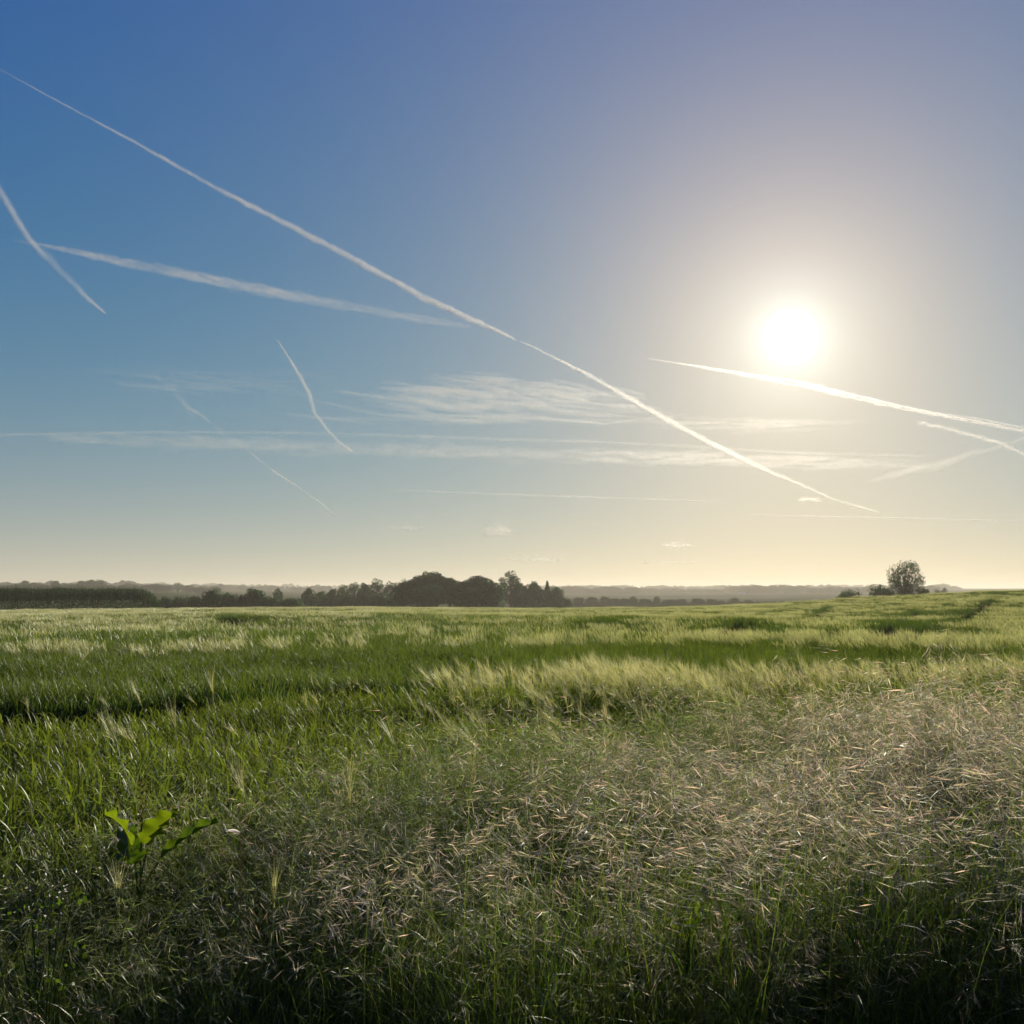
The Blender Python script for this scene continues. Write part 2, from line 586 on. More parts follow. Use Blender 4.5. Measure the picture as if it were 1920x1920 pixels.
def ear(mb, p, phi0, tilt, L_=0.075, na=16, aw=0.13, c=(0.40, 0.42, 0.17), awc=(0.68, 0.66, 0.42), aww=0.0017, awm=1):
    """one barley ear with its long awns; small stem neck included"""
    p = np.asarray(p, float)
    N0 = blades(mb, p[None], 0.10, 0.002, phi0, 0.05, tilt, G2, c, seg=3, prof='stem')[0]
    d = np.array([math.sin(tilt) * math.cos(phi0), math.sin(tilt) * math.sin(phi0), math.cos(tilt)])
    k = 9
    t = np.repeat(np.linspace(0, 1, k), 3)
    q = N0[-1] + d * (t * L_)[:, None]
    ph = phi0 + np.tile([0.5, -0.5, math.pi], k)
    tl = np.where(np.tile([0, 0, 1], k) == 1, np.maximum(tilt - 0.35, 0.0), tilt + 0.15)
    ph = np.where(np.tile([0, 0, 1], k) == 1, phi0, ph)
    blades(mb, q, 0.013, 0.0055, ph, tl, tl, jit(c, 3 * k, 0.12), jit(c, 3 * k, 0.12), seg=3, prof='spike', twist=1.2)
    t = U(0.05, 1, na)
    q = N0[-1] + d * (t * L_)[:, None]
    dv = d + rng.normal(0, 0.17, (na, 3)); dv /= np.linalg.norm(dv, axis=1)[:, None]
    tl = np.arccos(dv[:, 2])
    mb.mat = awm
    blades(mb, q, aw * U(0.8, 1.15, na), aww, np.arctan2(dv[:, 1], dv[:, 0]), tl, tl + rng.normal(0.05, 0.06, na), jit(awc, na, 0.12), jit(awc, na, 0.12), seg=3, prof='awn', twist=1.5)
    mb.mat = 0
    return N0


def crop_patch(size, nblade, nears, bw, h=0.70, awn_n=7, aww=0.004, low=False, tip=None):
    """a square patch of standing crop, blades only near the top where light reaches"""
    mb = MB()
    n = nblade
    p = np.stack([U(-size / 2, size / 2, n), U(-size / 2, size / 2, n), U(0.15, 0.46, n) * (h / 0.7)], 1)
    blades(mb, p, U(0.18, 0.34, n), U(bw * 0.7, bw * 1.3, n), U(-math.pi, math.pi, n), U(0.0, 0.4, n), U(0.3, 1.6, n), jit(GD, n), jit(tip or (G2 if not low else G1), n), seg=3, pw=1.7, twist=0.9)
    if size < 1:                                   # straws down to the soil, so the stand is closed at its edge
        m = 150
        blades(mb, np.stack([U(-size / 2, size / 2, m), U(-size / 2, size / 2, m), np.zeros(m)], 1), 0.5, 0.014, U(-3, 3, m), 0.0, 0.15, jit(GD, m), jit(GD, m), seg=2, prof='stem')
    n = nears
    if n:
        mb.mat = 1
        nc = max(2, int(n / 16)); cx_ = U(-size / 2, size / 2, (nc, 2)); ci_ = rng.integers(0, nc, n)
        sp_ = 0.10 if size < 1 else (0.16 if size < 3 else 0.3)
        p = np.stack([cx_[ci_, 0] + rng.normal(0, sp_, n), cx_[ci_, 1] + rng.normal(0, sp_, n), U(0.58, 0.74, n) * (h / 0.7)], 1)
        phi = 2.7 + rng.normal(0, 0.8, n); tl = U(0.1, 0.9, n)
        E = blades(mb, p, 0.08, max(aww * 1.8, 0.008), phi, tl, tl, jit((0.40, 0.42, 0.17), n), jit((0.44, 0.46, 0.20), n), seg=1, prof='stem', twist=1.5)
        for a in range(awn_n):
            blades(mb, p + (E[:, -1] - p) * (0.2 + 0.8 * a / awn_n), U(0.10, 0.15, n), aww, phi + rng.normal(0, 0.33, n), tl + rng.normal(0, 0.2, n), tl + rng.normal(0.05, 0.2, n),
                   jit((0.54, 0.55, 0.27), n, 0.1), jit((0.60, 0.60, 0.34), n, 0.1), seg=1, prof='awn', twist=1.5)
    return mb


# ------------------------------------------------------------------ verge
VX = np.array([-2000, 0, 400, 900, 1200, 1600, 1950, 4000], float)
VA = np.arctan((VX - 960) / 1756)
V0 = np.array([3.2, 3.2, 3.15, 2.65, 2.7, 3.1, 3.3, 3.4])
V1 = np.array([4.3, 4.35, 4.5, 5.5, 6.4, 6.8, 7.0, 7.2])
VH = np.array([0.92, 0.92, 0.93, 1.08, 1.15, 1.18, 1.24, 1.24])


def wedge(n, r0, r1, margin=1.35):
    a = U(-0.5 * margin, 0.5 * margin, n) * 1.02
    r = np.sqrt(U(r0 ** 2, r1 ** 2, n))
    return a, r


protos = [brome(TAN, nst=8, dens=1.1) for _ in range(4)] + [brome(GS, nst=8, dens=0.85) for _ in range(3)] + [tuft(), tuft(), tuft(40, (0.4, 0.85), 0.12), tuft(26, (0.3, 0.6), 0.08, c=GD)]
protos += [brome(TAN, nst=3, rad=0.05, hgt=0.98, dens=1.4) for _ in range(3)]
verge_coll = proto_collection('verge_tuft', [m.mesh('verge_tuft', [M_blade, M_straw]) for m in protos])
a, r = wedge(5600, 1.8, 7.2)
fr = np.interp(a, VA, V0); bk = np.interp(a, VA, V1)
wob = 0.5 * (vnoise(a * 9 + 20, r * 1.2, 11) - 0.5)
keep = (r > fr + wob * 0.6) & (r < bk + wob)
a, r = a[keep], r[keep]; n = len(a)
x, y = r * np.sin(a), r * np.cos(a)
pn = vnoise(x * 1.3 + 30, y * 1.3, 21)
rightness = smooth(R(-6), R(14), a)
tanp = np.clip(0.05 + 0.72 * rightness * (0.3 + pn), 0, 0.8)
u = U(0, 1, n)
idx = np.where(u < tanp * 0.75, rng.integers(0, 4, n), np.where(u < 0.42 + 0.15 * rightness, rng.integers(4, 7, n), rng.integers(7, 11, n)))
# taller open panicles along the near edge
front = (r < np.interp(a, VA, V0) + 0.7) & (U(0, 1, n) < 0.45) & (a > R(-17))
idx = np.where(front, rng.integers(11, 14, n), idx)
hh = np.interp(a, VA, VH) * (0.64 + 0.62 * vnoise(x * 1.7, y * 1.7, 31)) * U(0.88, 1.1, n)
ew = np.interp(a, VA, [0.5, 0.5, 0.6, 1.0, 1.5, 2.2, 2.5, 2.5]); em_ = np.interp(a, VA, [0.95, 0.95, 0.9, 0.75, 0.58, 0.55, 0.52, 0.52])
edge = np.clip((r - np.interp(a, VA, V0)) / ew, 0, 1)
hh = hh * np.where(front, 0.95, em_ + (1 - em_) * edge)
rot = np.stack([rng.normal(0, 0.10, n), rng.normal(0, 0.10, n), np.where((idx < 7) | (idx > 10), rng.normal(0, 1.0, n), U(-3.14, 3.14, n))], 1)
o = scatter('verge_grass', np.stack([x, y, terrain(x, y)], 1), rot, np.stack([hh, hh, hh], 1), idx, verge_coll)
tag(o, 'tangled brome grass with drooping tan seed heads along the field margin', 'grass', None, 'stuff')

# short mown grass on the near side of the verge
sh = [tuft(30, (0.10, 0.24), 0.07, (0.003, 0.005), (0.07, 0.16, 0.03), (0.10, 0.20, 0.04), (0.2, 1.0)) for _ in range(3)]
short_coll = proto_collection('short_tuft', [m.mesh('short_tuft', M_blade) for m in sh])
a, r = wedge(5200, 0.8, 4.6, 1.6)
keep = r < np.interp(a, VA, V0) + 0.35
a, r = a[keep], r[keep]; n = len(a)
x, y = r * np.sin(a), r * np.cos(a)
s = U(0.7, 1.25, n)
o = scatter('mown_grass', np.stack([x, y, terrain(x, y)], 1), np.stack([rng.normal(0, .1, n), rng.normal(0, .1, n), U(-3, 3, n)], 1), np.stack([s, s, s], 1), rng.integers(0, 3, n), short_coll)
tag(o, 'short bright green grass at the foot of the tall verge', 'grass', None, 'stuff')

# ------------------------------------------------------------------ barley crop
GX = np.array([-2000, 0, 200, 430, 700, 960, 1250, 1500, 1700, 1920, 4000], float)     # the wheel track near the margin
GR = np.array([9.2, 9.2, 9.0, 10.2, 10.3, 10.2, 10.8, 11.2, 12.2, 12.8, 14.0])
GW = np.array([2.6, 2.6, 2.3, 0.9, 1.5, 1.1, 1.1, 3.0, 3.4, 3.4, 3.4])
GA = np.arctan((GX - 960) / 1756)


def track_lines(x, y):
    """distance in metres to the pairs of wheel tracks that run up the right hand slope"""
    # heading of the tramlines on the ground
    d = np.full(np.shape(x), 99.0)
    for (ax, ay), (bx, by) in TRACKS:
        t = np.clip(((x - ax) * (bx - ax) + (y - ay) * (by - ay)) / ((bx - ax) ** 2 + (by - ay) ** 2), 0, 1)
        d = np.minimum(d, np.hypot(x - ax - t * (bx - ax), y - ay - t * (by - ay)))
    return d


def gp(px, py):
    """ground point: walk the sight line till it meets the crop surface"""
    d = ray(px, py); h = math.hypot(d.x, d.y)
    rs = np.linspace(10, 240, 2400)
    X, Y = rs * d.x / h, rs * d.y / h
    z = EYE + rs * d.z / h
    hit = np.nonzero(z < terrain(X, Y) + CROP_H)[0]
    k = hit[0] if len(hit) else len(rs) - 1
    return float(X[k]), float(Y[k])


TRACKS = [(gp(1640, 1192), gp(1858, 1122)), (gp(1540, 1192), gp(1720, 1142)), (gp(1280, 1187), gp(1560, 1137)),
          (gp(1100, 1172), gp(1330, 1148)), (gp(760, 1180), gp(420, 1158)), (gp(800, 1163), gp(300, 1150))]

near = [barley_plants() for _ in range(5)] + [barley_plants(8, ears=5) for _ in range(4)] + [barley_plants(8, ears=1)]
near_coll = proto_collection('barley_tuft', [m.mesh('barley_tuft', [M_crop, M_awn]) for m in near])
a, r = wedge(9500, 4.0, 13.5, 1.25)
bk = np.interp(a, VA, V1)
g0 = np.interp(a, GA, GR); gw = np.interp(a, GA, GW)
x, y = r * np.sin(a), r * np.cos(a)
wob = 0.35 * (vnoise(x * 1.5 + 9, y * 1.5, 41) - 0.5)
keep = (r > bk - 0.3) & (r < g0 + wob)
a, r, x, y, g0 = a[keep], r[keep], x[keep], y[keep], g0[keep]; n = len(a)
rgt = smooth(R(-6), R(-1), a)
pe = 0.003 + 0.62 * rgt * smooth(2.6, 1.2, g0 - r) * smooth(0.12, 0.5, vnoise(x * 1.6 + 3, y * 1.6, 71) + 0.05) + 0.03 * rgt
pe = pe * (1 - 0.55 * smooth(R(12), R(18), a))
u = U(0, 1, n)
idx = np.where(u < pe, rng.integers(5, 9, n), np.where(u < pe + 0.006, 9, rng.integers(0, 5, n)))
s = (0.84 + 0.25 * vnoise(x * 0.9, y * 0.9, 51)) * U(0.9, 1.1, n)
s = s * np.where(idx < 5, 1 - 0.24 * smooth(1.3, 0.0, g0 - r), 1.04)
o = scatter('barley_margin', np.stack([x, y, terrain(x, y)], 1), np.stack([rng.normal(0, .06, n), rng.normal(0, .06, n), rng.normal(0, .6, n)], 1), np.stack([s, s, s], 1), idx, near_coll)
tag(o, 'green barley with upright leaves between the grass verge and the first wheel track', 'crop', None, 'stuff')

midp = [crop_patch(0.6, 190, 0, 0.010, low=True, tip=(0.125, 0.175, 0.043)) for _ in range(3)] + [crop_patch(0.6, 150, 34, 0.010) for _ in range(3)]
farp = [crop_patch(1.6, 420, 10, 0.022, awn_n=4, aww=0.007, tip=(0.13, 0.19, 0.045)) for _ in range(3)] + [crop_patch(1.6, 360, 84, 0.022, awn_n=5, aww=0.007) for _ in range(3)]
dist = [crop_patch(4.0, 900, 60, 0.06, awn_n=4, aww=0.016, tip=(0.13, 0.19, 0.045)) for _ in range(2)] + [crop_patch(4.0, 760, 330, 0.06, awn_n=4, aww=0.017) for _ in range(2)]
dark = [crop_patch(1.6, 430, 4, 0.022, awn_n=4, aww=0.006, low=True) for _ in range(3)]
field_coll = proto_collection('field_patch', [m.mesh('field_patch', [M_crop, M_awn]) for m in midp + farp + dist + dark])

P_, I_, Sx = [], [], []
for (r0, r1, dens, size, base, ng) in ((9.0, 26, 6.0, 0.6, 0, 3), (25, 150, 0.85, 1.6, 6, 3), (96, 330, 0.15, 4.0, 12, 2)):
    area = 0.5 * 1.25 * (r1 ** 2 - r0 ** 2)
    a, r = wedge(int(area * dens), r0, r1, 1.22)
    x, y = r * np.sin(a), r * np.cos(a)
    g0 = np.interp(a, GA, GR) + np.interp(a, GA, GW)
    rc = np.interp(a, FA, RCA)
    tl = track_lines(x, y)
    keep = (r > g0 + size * 0.5) & (r < rc + 6) & (tl > (1.02 if size == 1.6 else size * 0.5 + 0.15))
    keep &= ((a > 0.02) | (r < 100)) if size == 1.6 else ((a < 0.02) | (r > 146) | (size < 1))
    a, r, x, y = a[keep], r[keep], x[keep], y[keep]; n = len(a)
    rgt = smooth(R(3), R(14), a)
    band = vnoise(r / 3.2 + 2.0 * vnoise(a * 4, r / 15, 8), a * 5.0, 61)
    cl = vnoise(x / 1.1, y / 1.1, 62) * 0.6 + vnoise(x / 0.5, y / 0.5, 63) * 0.4
    pe = (0.03 + 0.45 * smooth(0.52, 0.76, band)) * (1 - rgt) * (0.15 + 0.85 * smooth(24, 55, r)) + rgt * smooth(0.50, 0.62, cl) * 0.85
    k = smooth(21.5, 19.0, r)                                    # green belt just past the track
    pe = pe * (1 - k)
    ring = np.exp(-((r - 20.5 - 0.8 * np.sin(a * 9)) / 0.9) ** 2)
    pe = np.clip(pe + 0.42 * ring, 0, 1)
    iseared = U(0, 1, n) < pe
    ii = base + np.where(iseared, ng, 0) + rng.integers(0, ng, n)
    if size == 1.6:
        ii = np.where(~iseared & (U(0, 1, n) < 0.15 + 0.85 * rgt), 16 + rng.integers(0, 3, n), ii)
    I_.append(ii)
    P_.append(np.stack([x, y, terrain(x, y)], 1))
    s = (0.9 + 0.2 * vnoise(x / 3, y / 3, 64)) * U(0.93, 1.07, n)
    Sx.append(np.stack([np.ones(n), np.ones(n), s], 1))
P_ = np.concatenate(P_); I_ = np.concatenate(I_); Sx = np.concatenate(Sx); n = len(P_)
rot = np.stack([np.zeros(n), np.zeros(n), rng.normal(0, 0.5, n)], 1)
o = scatter('barley_field', P_, rot, Sx, I_, field_coll)
tag(o, 'wide barley field with pale awns in bands and patches up to the tree line', 'crop', None, 'stuff')
print('instances', n)

# ------------------------------------------------------------------ trees


def leaf_cards(mb, c, size, col):
    n = len(c)
    nrm = rng.normal(0, 1, (n, 3)); nrm /= np.linalg.norm(nrm, axis=1)[:, None]
    a = np.cross(nrm, rng.normal(0, 1, (n, 3))); a /= np.linalg.norm(a, axis=1)[:, None]
    b = np.cross(nrm, a)
    s = size * U(0.6, 1.3, n)[:, None]
    V = np.stack([c - a * s, c - b * s * 0.55, c + a * s, c + b * s * 0.55], 1).reshape(-1, 3)
    i = np.arange(n)[:, None] * 4
    mb.add(V, np.concatenate([i, i + 1, i + 2, i + 3], 1), np.repeat(jit(col, n, 0.22), 4, axis=0))


def shell(n, c, rad, inner=0.35):
    v = rng.normal(0, 1, (n, 3)); v /= np.linalg.norm(v, axis=1)[:, None]
    return np.asarray(c) + v * (U(inner, 1, n) ** 0.6)[:, None] * np.asarray(rad)


TC = (0.040, 0.115, 0.028)


def make_tree(kind, h=10.0, wd=8.0, trunk=0.22, n=5200, clusters=26, leaf=0.24, col=TC, gap=0.0):
    """unit trees, base at the origin; returns (trunk mesh, crown mesh, height, width)"""
    tm, cm = MB(), MB()
    z0 = h * trunk
    tube(tm, [(0, 0, -0.6), (0.03, 0, 0.3), (0.08, 0.02, z0), (0.1, -0.05, h * 0.5), (0.02, 0.03, h * 0.82)], [0.045 * h, 0.033 * h, 0.026 * h, 0.016 * h, 0.004 * h], (0.1, 0.1, 0.1), 7)
    if kind == 'conifer':
        for k in range(26):
            t = k / 25
            zz = h * (0.12 + 0.86 * t); rr_ = wd / 2 * (1 - t) ** 0.85 + 0.12
            m = int(n / 26 * (1.4 - t))
            th = U(0, 2 * np.pi, m); q = U(0.1, 1, m) ** 0.6 * rr_ * U(0.75, 1.1, m)
            leaf_cards(cm, np.stack([np.cos(th) * q, np.sin(th) * q, zz - q * 0.25 + rng.normal(0, 0.1, m)], 1), leaf, col)
        return tm.mesh('trunk', M_bark), cm.mesh('crown', M_tree, False), h, wd
    cz = z0 + (h - z0) * 0.5
    cs = []
    for k in range(clusters):
        zz = 1 - 2 * (k + 0.5) / clusters; th = k * 2.39996
        v = np.array([math.sqrt(1 - zz * zz) * math.cos(th), math.sqrt(1 - zz * zz) * math.sin(th), zz]) + rng.normal(0, 0.13, 3); v /= np.linalg.norm(v)
        q = U(0.55, 0.86)
        c = np.array([v[0] * wd / 2 * q, v[1] * wd / 2 * q, cz + v[2] * (h - z0) / 2 * q])
        rad = U(0.13, 0.24) * wd * np.array([1, 1, 0.8])
        c[2] = min(max(c[2], z0 + 0.2), h - rad[2] * 0.9)
        cs.append(c)
        if gap and k % 2 == 0 and v[2] < 0.2: rad = rad * 0.8
        if gap >= 1: c[:2] *= 0.72 if v[2] < -0.35 else (1.12 if v[2] > 0.35 else 0.98)
        leaf_cards(cm, shell(n // clusters, c, rad), leaf, np.array(col) * U(0.8, 1.2))
        # limb to the cluster
        s = np.array([0.09, 0, U(0.7, 1.0) * min(z0 + 0.35 * (c[2] - z0), c[2])])
        tube(tm, [s, (s + c) / 2 + rng.normal(0, 0.15, 3), c], [0.012 * h, 0.008 * h, 0.003 * h], (0.1, 0.1, 0.1), 5)
    if not gap:
        leaf_cards(cm, shell(n // 2, (0, 0, cz), (wd * 0.36, wd * 0.36, (h - z0) * 0.40), 0.1), leaf * 1.3, col)
    return tm.mesh('trunk', M_bark), cm.mesh('crown', M_tree, False), h, wd


T_round = make_tree('round', 10, 8.5, 0.08)
T_oval = make_tree('oval', 12, 7.2, 0.08, clusters=30)
T_wide = make_tree('wide', 9, 10.5, 0.06, clusters=30)
T_dome = make_tree('dome', 10, 9.5, 0.02, clusters=24)
T_airy = make_tree('airy', 10, 7.0, 0.2, n=2600, clusters=20, gap=0.6)
T_lone = make_tree('lone', 10, 10.5, 0.30, n=6600, clusters=40, leaf=0.17, gap=1.0)
T_con = make_tree('conifer', 11, 5.0)
T_bush = make_tree('bush', 4, 7.0, 0.0, n=2600, clusters=16, leaf=0.19)
T_bush2 = make_tree('bush', 4, 5.0, 0.0, n=2200, clusters=12, leaf=0.17, col=(0.055, 0.085, 0.03))


def tree(spec, px, top, wpx, r, name, label, cat='tree', group=None, dz=0.0, rz=None):
    """tree whose crown is wpx photo pixels wide and whose top is at photo row top, r metres off"""
    x, y = xy(px, r)
    z = float(terrain(x, y)) - dz
    ztop = EYE + (1108 - top) / FPX * r * 1.0
    h = max(ztop - z, 0.5)
    wd = wpx / FPX * r * math.sqrt(1)
    e = empty(name, (x, y, z))
    tm, cm, H, W = spec
    for nm, me in (('trunk', tm), ('crown', cm)):
        q = bpy.data.objects.new(nm, me); COL.objects.link(q); q.parent = e
    e.scale = (wd / W, wd / W, h / H)
    e.rotation_euler = (0, 0, U(-3, 3) if rz is None else rz)
    tag(e, label, cat, group)
    return e


G = 'trees of the dark copse in the middle distance'
tree(T_dome, 757, 1085, 46, 292, 'broadleaf_tree', 'low rounded tree at the left end of the dark middle copse', group=G)
tree(T_round, 783, 1076, 62, 296, 'broadleaf_tree', 'second tree from the left end of the middle copse', group=G)
tree(T_round, 818, 1069, 72, 300, 'broadleaf_tree', 'tallest and broadest tree of the middle copse, its crown highest', group=G)
tree(T_oval, 843, 1077, 44, 294, 'broadleaf_tree', 'tree leaning against the right shoulder of the tallest copse tree', group=G)
tree(T_dome, 866, 1085, 52, 290, 'broadleaf_tree', 'low tree in the dip between the two high crowns of the copse', group=G)
tree(T_oval, 896, 1073, 58, 292, 'broadleaf_tree', 'pointed dark tree forming the second peak of the copse', group=G)
tree(T_dome, 922, 1085, 58, 288, 'broadleaf_tree', 'drooping tree at the right front end of the copse', group=G)
tree(T_dome, 800, 1096, 80, 282, 'broadleaf_tree', 'wide low tree along the front left edge of the copse', group=G)
tree(T_dome, 880, 1097, 84, 282, 'broadleaf_tree', 'wide low tree along the front right edge of the copse', group=G)
G = 'trees behind the right end of the copse'
tree(T_airy, 957, 1070, 46, 340, 'broadleaf_tree', 'tall airy tree just right of the dark copse, sky showing through it', group=G)
tree(T_round, 974, 1088, 42, 345, 'broadleaf_tree', 'rounded tree below the tall airy tree', group=G)
tree(T_round, 1002, 1088, 40, 350, 'broadleaf_tree', 'small round tree between the airy tree and the conifer', group=G)
tree(T_con, 1026, 1089, 30, 352, 'conifer', 'pointed conifer standing at the right end of the tree group', group=G)
tree(T_dome, 1042, 1097, 36, 346, 'broadleaf_tree', 'low round tree right of the conifer, last before the open field', group=G)
tree(T_bush, 1062, 1119, 22, 352, 'bush', 'low bush beside the gap at the right foot of the tree group', 'bush')
G = 'row of trees left of the copse'
for i, (px, top, wp, sp, lb) in enumerate([
        (578, 1100, 26, T_round, 'round tree at the left end of the row left of the copse'),
        (600, 1106, 26, T_dome, 'low tree second from the left in the row left of the copse'),
        (622, 1102, 26, T_round, 'grey green tree third from the left in the row left of the copse'),
        (644, 1096, 28, T_airy, 'loose crowned tree in the middle of the row left of the copse'),
        (664, 1092, 26, T_airy, 'flat topped airy tree near the middle of the row left of the copse'),
        (684, 1091, 28, T_round, 'dense tree left of the highest one in the row left of the copse'),
        (706, 1085, 32, T_airy, 'highest tree of the row left of the copse, crown spreading'),
        (732, 1090, 30, T_airy, 'thin crowned tree touching the left side of the copse')]):
    tree(sp, px, top, wp, 330 + (i % 3) * 8, 'broadleaf_tree', lb, group=G)
    tree(T_bush, px + 6, 1113 + (i % 3) * 2, 34, 322 + (i % 2) * 4, 'bush', ['dark bush under the %s tree from the left of the row left of the copse' % q for q in ('first', 'second', 'third', 'fourth', 'fifth', 'sixth', 'seventh', 'eighth')][i], 'bush', 'bushes under the tree row left of the copse')
tree(T_airy, 521, 1102, 22, 330, 'broadleaf_tree', 'small pale isolated tree between the hedge bushes and the tree row')
G = 'bushes along the low hedge on the left'
for px, top, wp, lb in [(312, 1117, 24, 'low bush at the left end of the low hedge, beside the gap'), (335, 1117, 26, 'low bush second along the low hedge'), (365, 1116, 36, 'long low bush left of the big round one in the low hedge'),
                        (398, 1103, 36, 'big round dark bush rising from the low hedge'), (430, 1110, 36, 'medium bush between the two big round ones'), (478, 1101, 40, 'largest round dark bush of the low hedge'),
                        (455, 1114, 26, 'small bush at the left foot of the largest round one'), (505, 1117, 40, 'low bush right of the largest round one'), (545, 1120, 40, 'low bush at the right end of the low hedge')]:
    tree(T_dome if top < 1106 else T_bush, px, top, wp, 262 + (px % 5), 'bush', lb, 'bush', G)
# right hand skyline
tree(T_lone, 1697, 1056, 60, 235, 'lone_tree', 'solitary round tree on the right hand skyline, branches showing against the sky', 'tree', dz=1.0, rz=0.6)
tree(T_bush, 1590, 1105, 44, 235, 'bush', 'low domed bush left of the lone tree on the skyline', 'bush', 'bushes around the lone tree')
tree(T_bush, 1655, 1097, 50, 232, 'bush', 'big domed bush at the left foot of the lone tree', 'bush', 'bushes around the lone tree')
tree(T_bush2, 1694, 1106, 40, 238, 'bush', 'dark bush directly under the trunk of the lone tree', 'bush', 'bushes around the lone tree')
tree(T_bush2, 1731, 1099, 32, 236, 'bush', 'thin bush at the right foot of the lone tree', 'bush', 'bushes around the lone tree')
tree(T_round, 1770, 1101, 11, 600, 'broadleaf_tree', 'tiny far tree on the skyline right of the lone tree')
tree(T_dome, 1758, 1104, 14, 600, 'bush', 'tiny far bush next to the tiny far tree', 'bush')
# hedge with bushes across the valley
G = 'bushes in the hedge across the valley'
words = ['first', 'second', 'third', 'fourth', 'fifth', 'sixth', 'seventh', 'eighth', 'ninth', 'tenth', 'eleventh', 'twelfth', 'thirteenth', 'fourteenth', 'fifteenth', 'sixteenth', 'seventeenth']
for i, (px, top, wp) in enumerate([(1085, 1119, 24), (1110, 1118, 24), (1134, 1117, 20), (1150, 1121, 26), (1172, 1121, 24), (1187, 1117, 16), (1210, 1122, 26), (1231, 1117, 13), (1255, 1123, 30), (1277, 1122, 22), (1308, 1121, 26), (1334, 1122, 22), (1350, 1125, 18), (1376, 1120, 20), (1403, 1124, 18), (1420, 1127, 18), (1435, 1128, 18)]):
    tree(T_dome if top < 1119 else T_bush, px, top, wp, 520, 'bush', '%s hazy bush from the left in the hedge across the valley' % words[i], 'bush', G)
G = 'trees on the wooded rise behind the left hedge'
words = words + ['eighteenth', 'nineteenth', 'twentieth', 'twenty first', 'twenty second']
lr = [(12, 1098, 22, T_dome), (30, 1096, 22, T_round), (46, 1089, 13, T_oval), (61, 1093, 15, T_round), (80, 1096, 22, T_dome), (104, 1089, 14, T_oval), (120, 1094, 16, T_airy), (137, 1095, 18, T_dome), (154, 1090, 24, T_round), (170, 1088, 20, T_round),
      (186, 1088, 24, T_dome), (203, 1097, 22, T_dome), (228, 1097, 16, T_round), (240, 1094, 15, T_airy), (253, 1096, 15, T_round), (275, 1096, 22, T_dome), (295, 1095, 24, T_dome), (312, 1098, 22, T_round), (333, 1093, 16, T_airy), (352, 1097, 22, T_dome), (375, 1100, 26, T_dome), (400, 1100, 26, T_round)]
for i, (px, top, wp, sp) in enumerate(lr):
    tree(sp, px, top, wp * 1.15, 960 + (i % 4) * 25, 'broadleaf_tree', '%s hazy tree from the left on the wooded rise behind the hedge' % words[i], 'tree', G)

# tall feathery hedge on the left
hb = MB()
n = 26000
px = U(-260, 292, n)
x0, _ = xy(0, 184)
hx = (px - 960) / FPX * 184
dep = U(0, 5, n)
endr = smooth(300, 262, px)
top = (1105 - 0.0 * px + 3.0 * (px / 290)) - 2.5 * vnoise(px / 26, px * 0, 90) - 2 * vnoise(px / 7, px * 0, 91)
hy = 184 + dep
gz_ = terrain(hx, hy)
ht = (EYE + (1108 - top) / FPX * 184 - gz_) * (0.35 + 0.65 * endr)
u = U(0, 1, n) ** 0.8
C3 = np.stack([hx, hy, gz_ + ht * u], 1)
leaf_cards(hb, C3, 0.17, np.array((0.038, 0.085, 0.024)))
m = 4200
px = U(-260, 290, m); hx = (px - 960) / FPX * 184; hy = 184 + U(0, 5, m); gz_ = terrain(hx, hy)
top = 1105 + 3 * px / 290 - 2.5 * vnoise(px / 26, px * 0, 90) - 2 * vnoise(px / 7, px * 0, 91)
ht = (EYE + (1108 - top) / FPX * 184 - gz_) * (0.35 + 0.65 * smooth(300, 262, px))
blades(hb, np.stack([hx, hy, gz_ + ht * 0.55], 1), ht * U(0.45, 0.62, m), 0.07, U(-3, 3, m), 0.0, U(0, 0.35, m), (0.035, 0.07, 0.02), (0.06, 0.11, 0.03), seg=3)
ho = hb.build('hedge', M_tree, smooth=False)
tag(ho, 'tall feathery dark green hedge along the left edge of the field', 'hedge')

# low hedge line across the valley
hb = MB()
n = 9000
px = U(1050, 1470, n)
hx = np.tan(np.arctan((px - 960) / 1756)) * 523; hy = 523 + U(0, 3, n)
gz_ = terrain(hx, hy)
leaf_cards(hb, np.stack([hx, hy, gz_ + U(0, 1, n) * (1.3 + 0.8 * vnoise(px / 5, px * 0, 92))], 1), 0.35, np.array(TC))
tag(hb.build('hedge', M_tree, smooth=False), 'low hazy hedge line across the valley in front of the far woods', 'hedge')
# low hedge joining the bushes at left
hb = MB()
n = 12000
px = U(298, 760, n)
rr_ = np.interp(px, [298, 560, 600, 760], [258, 262, 318, 318]) + U(0, 3, n)
hx = np.sin(np.arctan((px - 960) / 1756)) * rr_; hy = np.cos(np.arctan((px - 960) / 1756)) * rr_
gz_ = terrain(hx, hy)
leaf_cards(hb, np.stack([hx, hy, gz_ + U(0, 1, n) * (1.6 + 0.9 * vnoise(px / 6, px * 0, 93))], 1), 0.24, np.array(TC))
tag(hb.build('hedge', M_tree, smooth=False), 'low dark hedge running from the gap to the foot of the tree row', 'hedge')

